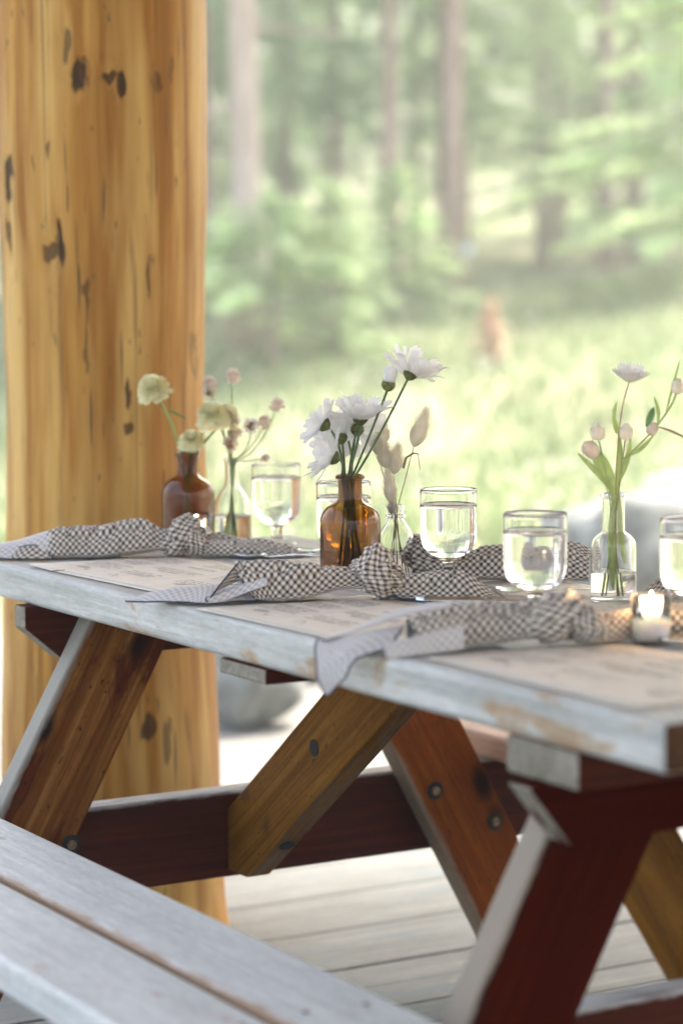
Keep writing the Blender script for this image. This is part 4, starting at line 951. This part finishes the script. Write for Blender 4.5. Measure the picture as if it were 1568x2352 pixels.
rock((-.40, 7.1, .03), .13, .12, .10, 4, 'small pale boulder half hidden by the log post', M['rock'])
rock((-.14, 7.7, .06), .10, .12, .075, 6, 'low grey rock at the foot of the pale boulder', M['rock'])
rock((.02, 8.8, .10), .24, .16, .09, 2, 'dark mossy rock under the table edge', M['rockd'])
rock((1.10, 8.4, .18), .42, .36, .38, 3, 'big pale rounded boulder behind the right hand goblets', M['rock'])
rock((-.62, 7.9, .10), .22, .2, .22, 8, 'dark rock behind the foot of the log post', M['rockd'])

# ------------------------------------------------------------------ meadow grass
def meadow():
    mb = MB(); r = random.Random(3); V = []; F = []
    for i in range(26000):
        y = 9.6 + 15 * r.random() ** 1.2; x = (r.uniform(-.30, .30)) * (y + 4)
        z = ground_h(x, y); k = len(V); h = r.uniform(.05, .16) * (1 + .6 * mn.noise(Vector((x, y, 3)))); a = r.uniform(0, PI); w = r.uniform(.006, .02); dx, dy = math.cos(a) * w, math.sin(a) * w
        lx, ly = r.uniform(-.05, .05), r.uniform(-.05, .05)
        V += [(x - dx, y - dy, z), (x + dx, y + dy, z), (x + lx, y + ly, z + h)]; F.append((k, k + 1, k + 2))
    tag(mesh('meadow_grass', V, F, M['grass'], None, False), 'pale green meadow grass between the deck and the trees', 'grass', kind='stuff')
    V = []; F = []
    for i in range(2600):
        y = 10 + 12 * r.random(); x = r.uniform(-.28, .3) * (y + 3); z = ground_h(x, y) + r.uniform(.08, .18)
        if mn.noise(Vector((x * .8, y * .4, 9))) < -.02: continue
        k = len(V); w = r.uniform(.012, .03); V += [(x - w, y, z), (x + w, y, z + .005), (x, y + w, z + w), (x, y - w, z - .3 * w)]; F.append((k, k + 3, k + 1, k + 2))
    tag(mesh('wildflowers', V, F, M['wildf'], None, False), 'scattered pale wildflowers in the meadow', 'wildflowers', kind='stuff')
M['grass'] = leafmat('meadow_grass', (.20, .26, .13), .35, .5, .6, 1.2)
M['wildf'] = leafmat('pale_wildflower', (.50, .49, .38), .15, .4, .6, 1.2)
meadow()

# ------------------------------------------------------------------ trees
def bark(name, c0, c1):
    m, nt, b = newmat(name); v, _ = objvec(nt); n = noise(nt, mapping(nt, v, (8, 8, 2)), 2, 4, .6)
    lk(nt, ramp(nt, n, [(.3, c0), (.7, c1)]), b.inputs['Base Color']); b.inputs['Roughness'].default_value = .9; return m
M['bark_p'] = bark('pinkish_pine_bark', (.36, .26, .22), (.62, .49, .43)); M['bark_d'] = bark('grey_brown_bark', (.20, .14, .12), (.36, .27, .23))
M['nd_a'] = leafmat('fresh_green_needles', (.40, .54, .26), .35, .45, .7, 1.0)
M['nd_b'] = leafmat('blue_green_needles', (.30, .44, .25), .35, .4, .7, 1.0)
M['nd_c'] = leafmat('yellow_green_leaves', (.50, .62, .27), .3, .5, .7, 1.0)
M['rust'] = leafmat('rust_dead_needles', (.72, .52, .38), .3, .3, .8, 3.0)
def conifer_crown(H, z0, R, nb, mat, seed, lf=.11, dens=13, droop=.25, base=.25):
    r = random.Random(seed); V = []; F = []
    for k in range(nb):
        f = (k + r.random()) / nb; z = z0 + (H - z0) * f; a = r.uniform(0, 2 * PI); L = R * (1 - f) ** .8 * r.uniform(.6, 1.15) + base
        d = Vector((math.cos(a), math.sin(a), 0)); sd_ = Vector((-d.y, d.x, 0))
        n = int(dens * L) + 3
        for i in range(n):
            t = (i + r.random()) / n; t = .18 + .82 * t
            for rep in range(2):
                p = d * L * t + sd_ * r.gauss(0, .16) * (1.25 - t) * L * .6 + Vector((0, 0, z - droop * L * t * t + r.gauss(0, .035)))
                q = len(V); w = lf * r.uniform(.6, 1.4); e1 = (d * r.uniform(.3, 1) + sd_ * r.uniform(-1, 1) + Vector((0, 0, r.uniform(-.35, .15)))).normalized() * w; e2 = e1.cross(Vector((r.uniform(-.4, .4), r.uniform(-.4, .4), 1))).normalized() * w * .38
                V += [p - e1, p + e2, p + e1, p - e2]; F.append((q, q + 1, q + 2, q + 3))
    me = bpy.data.meshes.new('crown'); me.from_pydata([tuple(v) for v in V], [], F); me.materials.append(mat); return me
def trunk_mesh(H, r0, r1, mat, seed):
    mb = MB(); pts = [(.08 * mn.noise(Vector((i * .4, seed, 0))), .08 * mn.noise(Vector((i * .4, seed, 5))), H * i / 10 - .3 * (i == 0)) for i in range(11)]
    mb.tube(pts, [r0 * 1.25 if i == 0 else r0 + (r1 - r0) * i / 10 for i in range(11)], 10); r = random.Random(seed)
    for k in range(14):
        z = H * r.uniform(.12, .8); a = r.uniform(0, 2 * PI); L = r.uniform(.3, 1.1); c = Vector((0, 0, z)); d = Vector((math.cos(a) * L, math.sin(a) * L, r.uniform(-.2, .1)))
        mb.tube([c, c + d], [.022, .006], 5)
    me = bpy.data.meshes.new('trunk'); me.from_pydata([tuple(v) for v in mb.v], [], mb.f); me.materials.append(mat); me.polygons.foreach_set('use_smooth', [True] * len(me.polygons)); return me
CR = [conifer_crown(12, 3.6, 1.7, 120, M['nd_b'], 1), conifer_crown(11, 1.4, 1.9, 150, M['nd_a'], 2), conifer_crown(9, .5, 1.9, 150, M['nd_c'], 3), conifer_crown(13, 2.2, 2.2, 170, M['nd_b'], 4), conifer_crown(10, .8, 2.2, 160, M['nd_a'], 5)]
M['bark_m'] = bark('reddish_brown_bark', (.24, .155, .13), (.42, .30, .26))
TR = [trunk_mesh(12, .14, .05, M['bark_p'], 1), trunk_mesh(11, .10, .03, M['bark_d'], 2), trunk_mesh(12.5, .075, .03, M['bark_m'], 3)]
def tree(x, y, cr, tr, label, s=1.0, sr=1.0, rz=0, name='pine_tree', cat='tree'):
    o = empty(name, (x, y, ground_h(x, y) - .05), rz, label=label, cat=cat, group='trees at the edge of the forest')
    if tr is not None: t = link(bpy.data.objects.new('trunk', TR[tr]), o); t.scale = (sr, sr, s)
    if cr is not None: c = link(bpy.data.objects.new('crown', CR[cr]), o); c.scale = (s, s, s)
    return o
tree(-.72, 18, 0, 0, 'thick pale pinkish pine trunk right beside the log post', 1.1, .86)
tree(-1.22, 22.5, 3, 1, 'dark trunk just behind the thick pale one', 1.0, 1.1)
tree(.47, 22, 0, 2, 'slender pale trunk in the upper middle', 1.1, .95, 1)
tree(.97, 20, 0, 2, 'straight pinkish trunk above the tallest daisy', 1.2, 1.05, 2)
tree(2.60, 24, 0, 1, 'brown trunk on the right above the strawflowers', 1.1, 1.0, 3)
tree(-.03, 26.5, 3, 1, 'thin dark trunk between the two pale ones', 1.0, .8, 4)
tree(2.30, 28, 1, 1, 'thin grey trunk left of the brown one', 1.0, .8, 5)
# low pale boughs on the left: young firs
def young(x, y, s, label, cr=1, rz=0): return tree(x, y, cr, 1, label, s, s, rz, 'young_fir', 'young fir')
M['nd_l'] = leafmat('pale_young_needles', (.58, .70, .42), .25, .5, .7, 1.0)
CR.append(conifer_crown(3.2, .35, 1.5, 80, M['nd_l'], 11, .10, 26, .12)); CR.append(conifer_crown(2.2, .1, 1.1, 70, M['nd_l'], 12, .09, 26, .1)); CR.append(conifer_crown(1.20, .50, .95, 34, M['nd_l'], 14, .085, 30, .05, .15))
TR.append(trunk_mesh(3.0, .035, .01, M['bark_d'], 7))
def sap(x, y, s, cr, label, rz=0):
    o = empty('young_fir', (x, y, ground_h(x, y)), rz, label=label, cat='young fir', group='young firs at the meadow edge')
    t = link(bpy.data.objects.new('trunk', TR[3]), o); t.scale = (s, s, s * (.36 if cr == 7 else 1)); c = link(bpy.data.objects.new('crown', CR[cr]), o); c.scale = (s, s, s)
sap(-.45, 16.4, 1.0, 7, 'fresh green young fir in front of the pale trunk'); sap(-.05, 17.5, .55, 6, 'low yellow green sapling right of the pale trunk', 1)
sap(2.9, 20.0, .95, 5, 'young fir with pale boughs on the right', 2); sap(-1.5, 17.0, 1.0, 7, 'young fir mostly hidden by the log post', 3)
sap(.45, 19.0, .55, 6, 'small yellow green sapling under the middle trunks', 4)
kinds = ['dense dark pine', 'fresh green fir', 'yellow green broadleaf tree', 'tall blue green pine', 'wide fresh green fir']
wh = ['far left behind the log post', 'left of the middle', 'in the middle of the wood', 'right of the middle', 'at the far right']
ORD = 'first second third fourth fifth sixth seventh eighth ninth tenth eleventh twelfth thirteenth fourteenth fifteenth'.split()
r = random.Random(21); cnt = 0
for row, (yy, n) in enumerate(((25.5, 6), (29, 8), (33, 9), (38, 11), (46, 13), (56, 15))):
    for i in range(n):
        x = (-.26 + .54 * (i + r.uniform(.15, .85)) / n) * (yy + 2); y = yy + r.uniform(-1.5, 1.5); cr = r.choice([1, 2, 4, 3, 1, 4, 2] if row < 3 else [0, 3, 1, 4, 3])
        w = min(4, max(0, int((x / y + .22) / .09)))
        tree(x, y, cr, r.choice([1, 1, 2]), f"{ORD[i]} tree from the left in the {('front', 'second', 'third', 'fourth', 'fifth', 'last')[row]} row, a {kinds[cr]}", r.uniform(.62, .92), 1, r.uniform(0, 6))
# rust coloured dead sapling
o = empty('dead_sapling', (.98, 16, ground_h(.98, 16)), 0, label='small rust-coloured dead sapling in the meadow', cat='sapling')
cm = conifer_crown(.42, .05, .13, 46, M['rust'], 31, .034, 45, .0, .03); link(bpy.data.objects.new('crown', cm), o)
MB().tube([(0, 0, -.05), (0, 0, .5)], [.012, .004], 6).build('trunk', M['bark_d'], o)
# added pale blue disc on the straight trunk, a highlight put into colour
M['hl_disc'] = simple('pale_blue_highlight', (.75, .85, .9), .3)
o = disc('highlight_disc', None, (1.03, 19.80, 1.21 + 19.8 * (675 - 578) / 5606), (0, -1, 0), .045, .004, M['hl_disc']); tag(o, 'small pale blue disc added on the straight trunk as a highlight', 'highlight disc')

# ------------------------------------------------------------------ air
hm = bpy.data.materials.new('haze_air'); hm.use_nodes = True; hn = hm.node_tree
hn.nodes.remove(hn.nodes['Principled BSDF']); pv = hn.nodes.new('ShaderNodeVolumePrincipled')
pv.inputs['Color'].default_value = (.95, .98, .89, 1); pv.inputs['Density'].default_value = .0086; pv.inputs['Anisotropy'].default_value = .2
hn.links.new(pv.outputs[0], hn.nodes['Material Output'].inputs['Volume'])
hv = [(x, y, z) for z in (-3.2, 17) for x, y in ((-200, -70), (200, -70), (200, 170), (-200, 170))]
tag(mesh('haze', hv, [(0, 3, 2, 1), (4, 5, 6, 7), (0, 1, 5, 4), (1, 2, 6, 5), (2, 3, 7, 6), (3, 0, 4, 7)], hm, None, False), 'thin pale haze in the air over the meadow', kind='stuff')
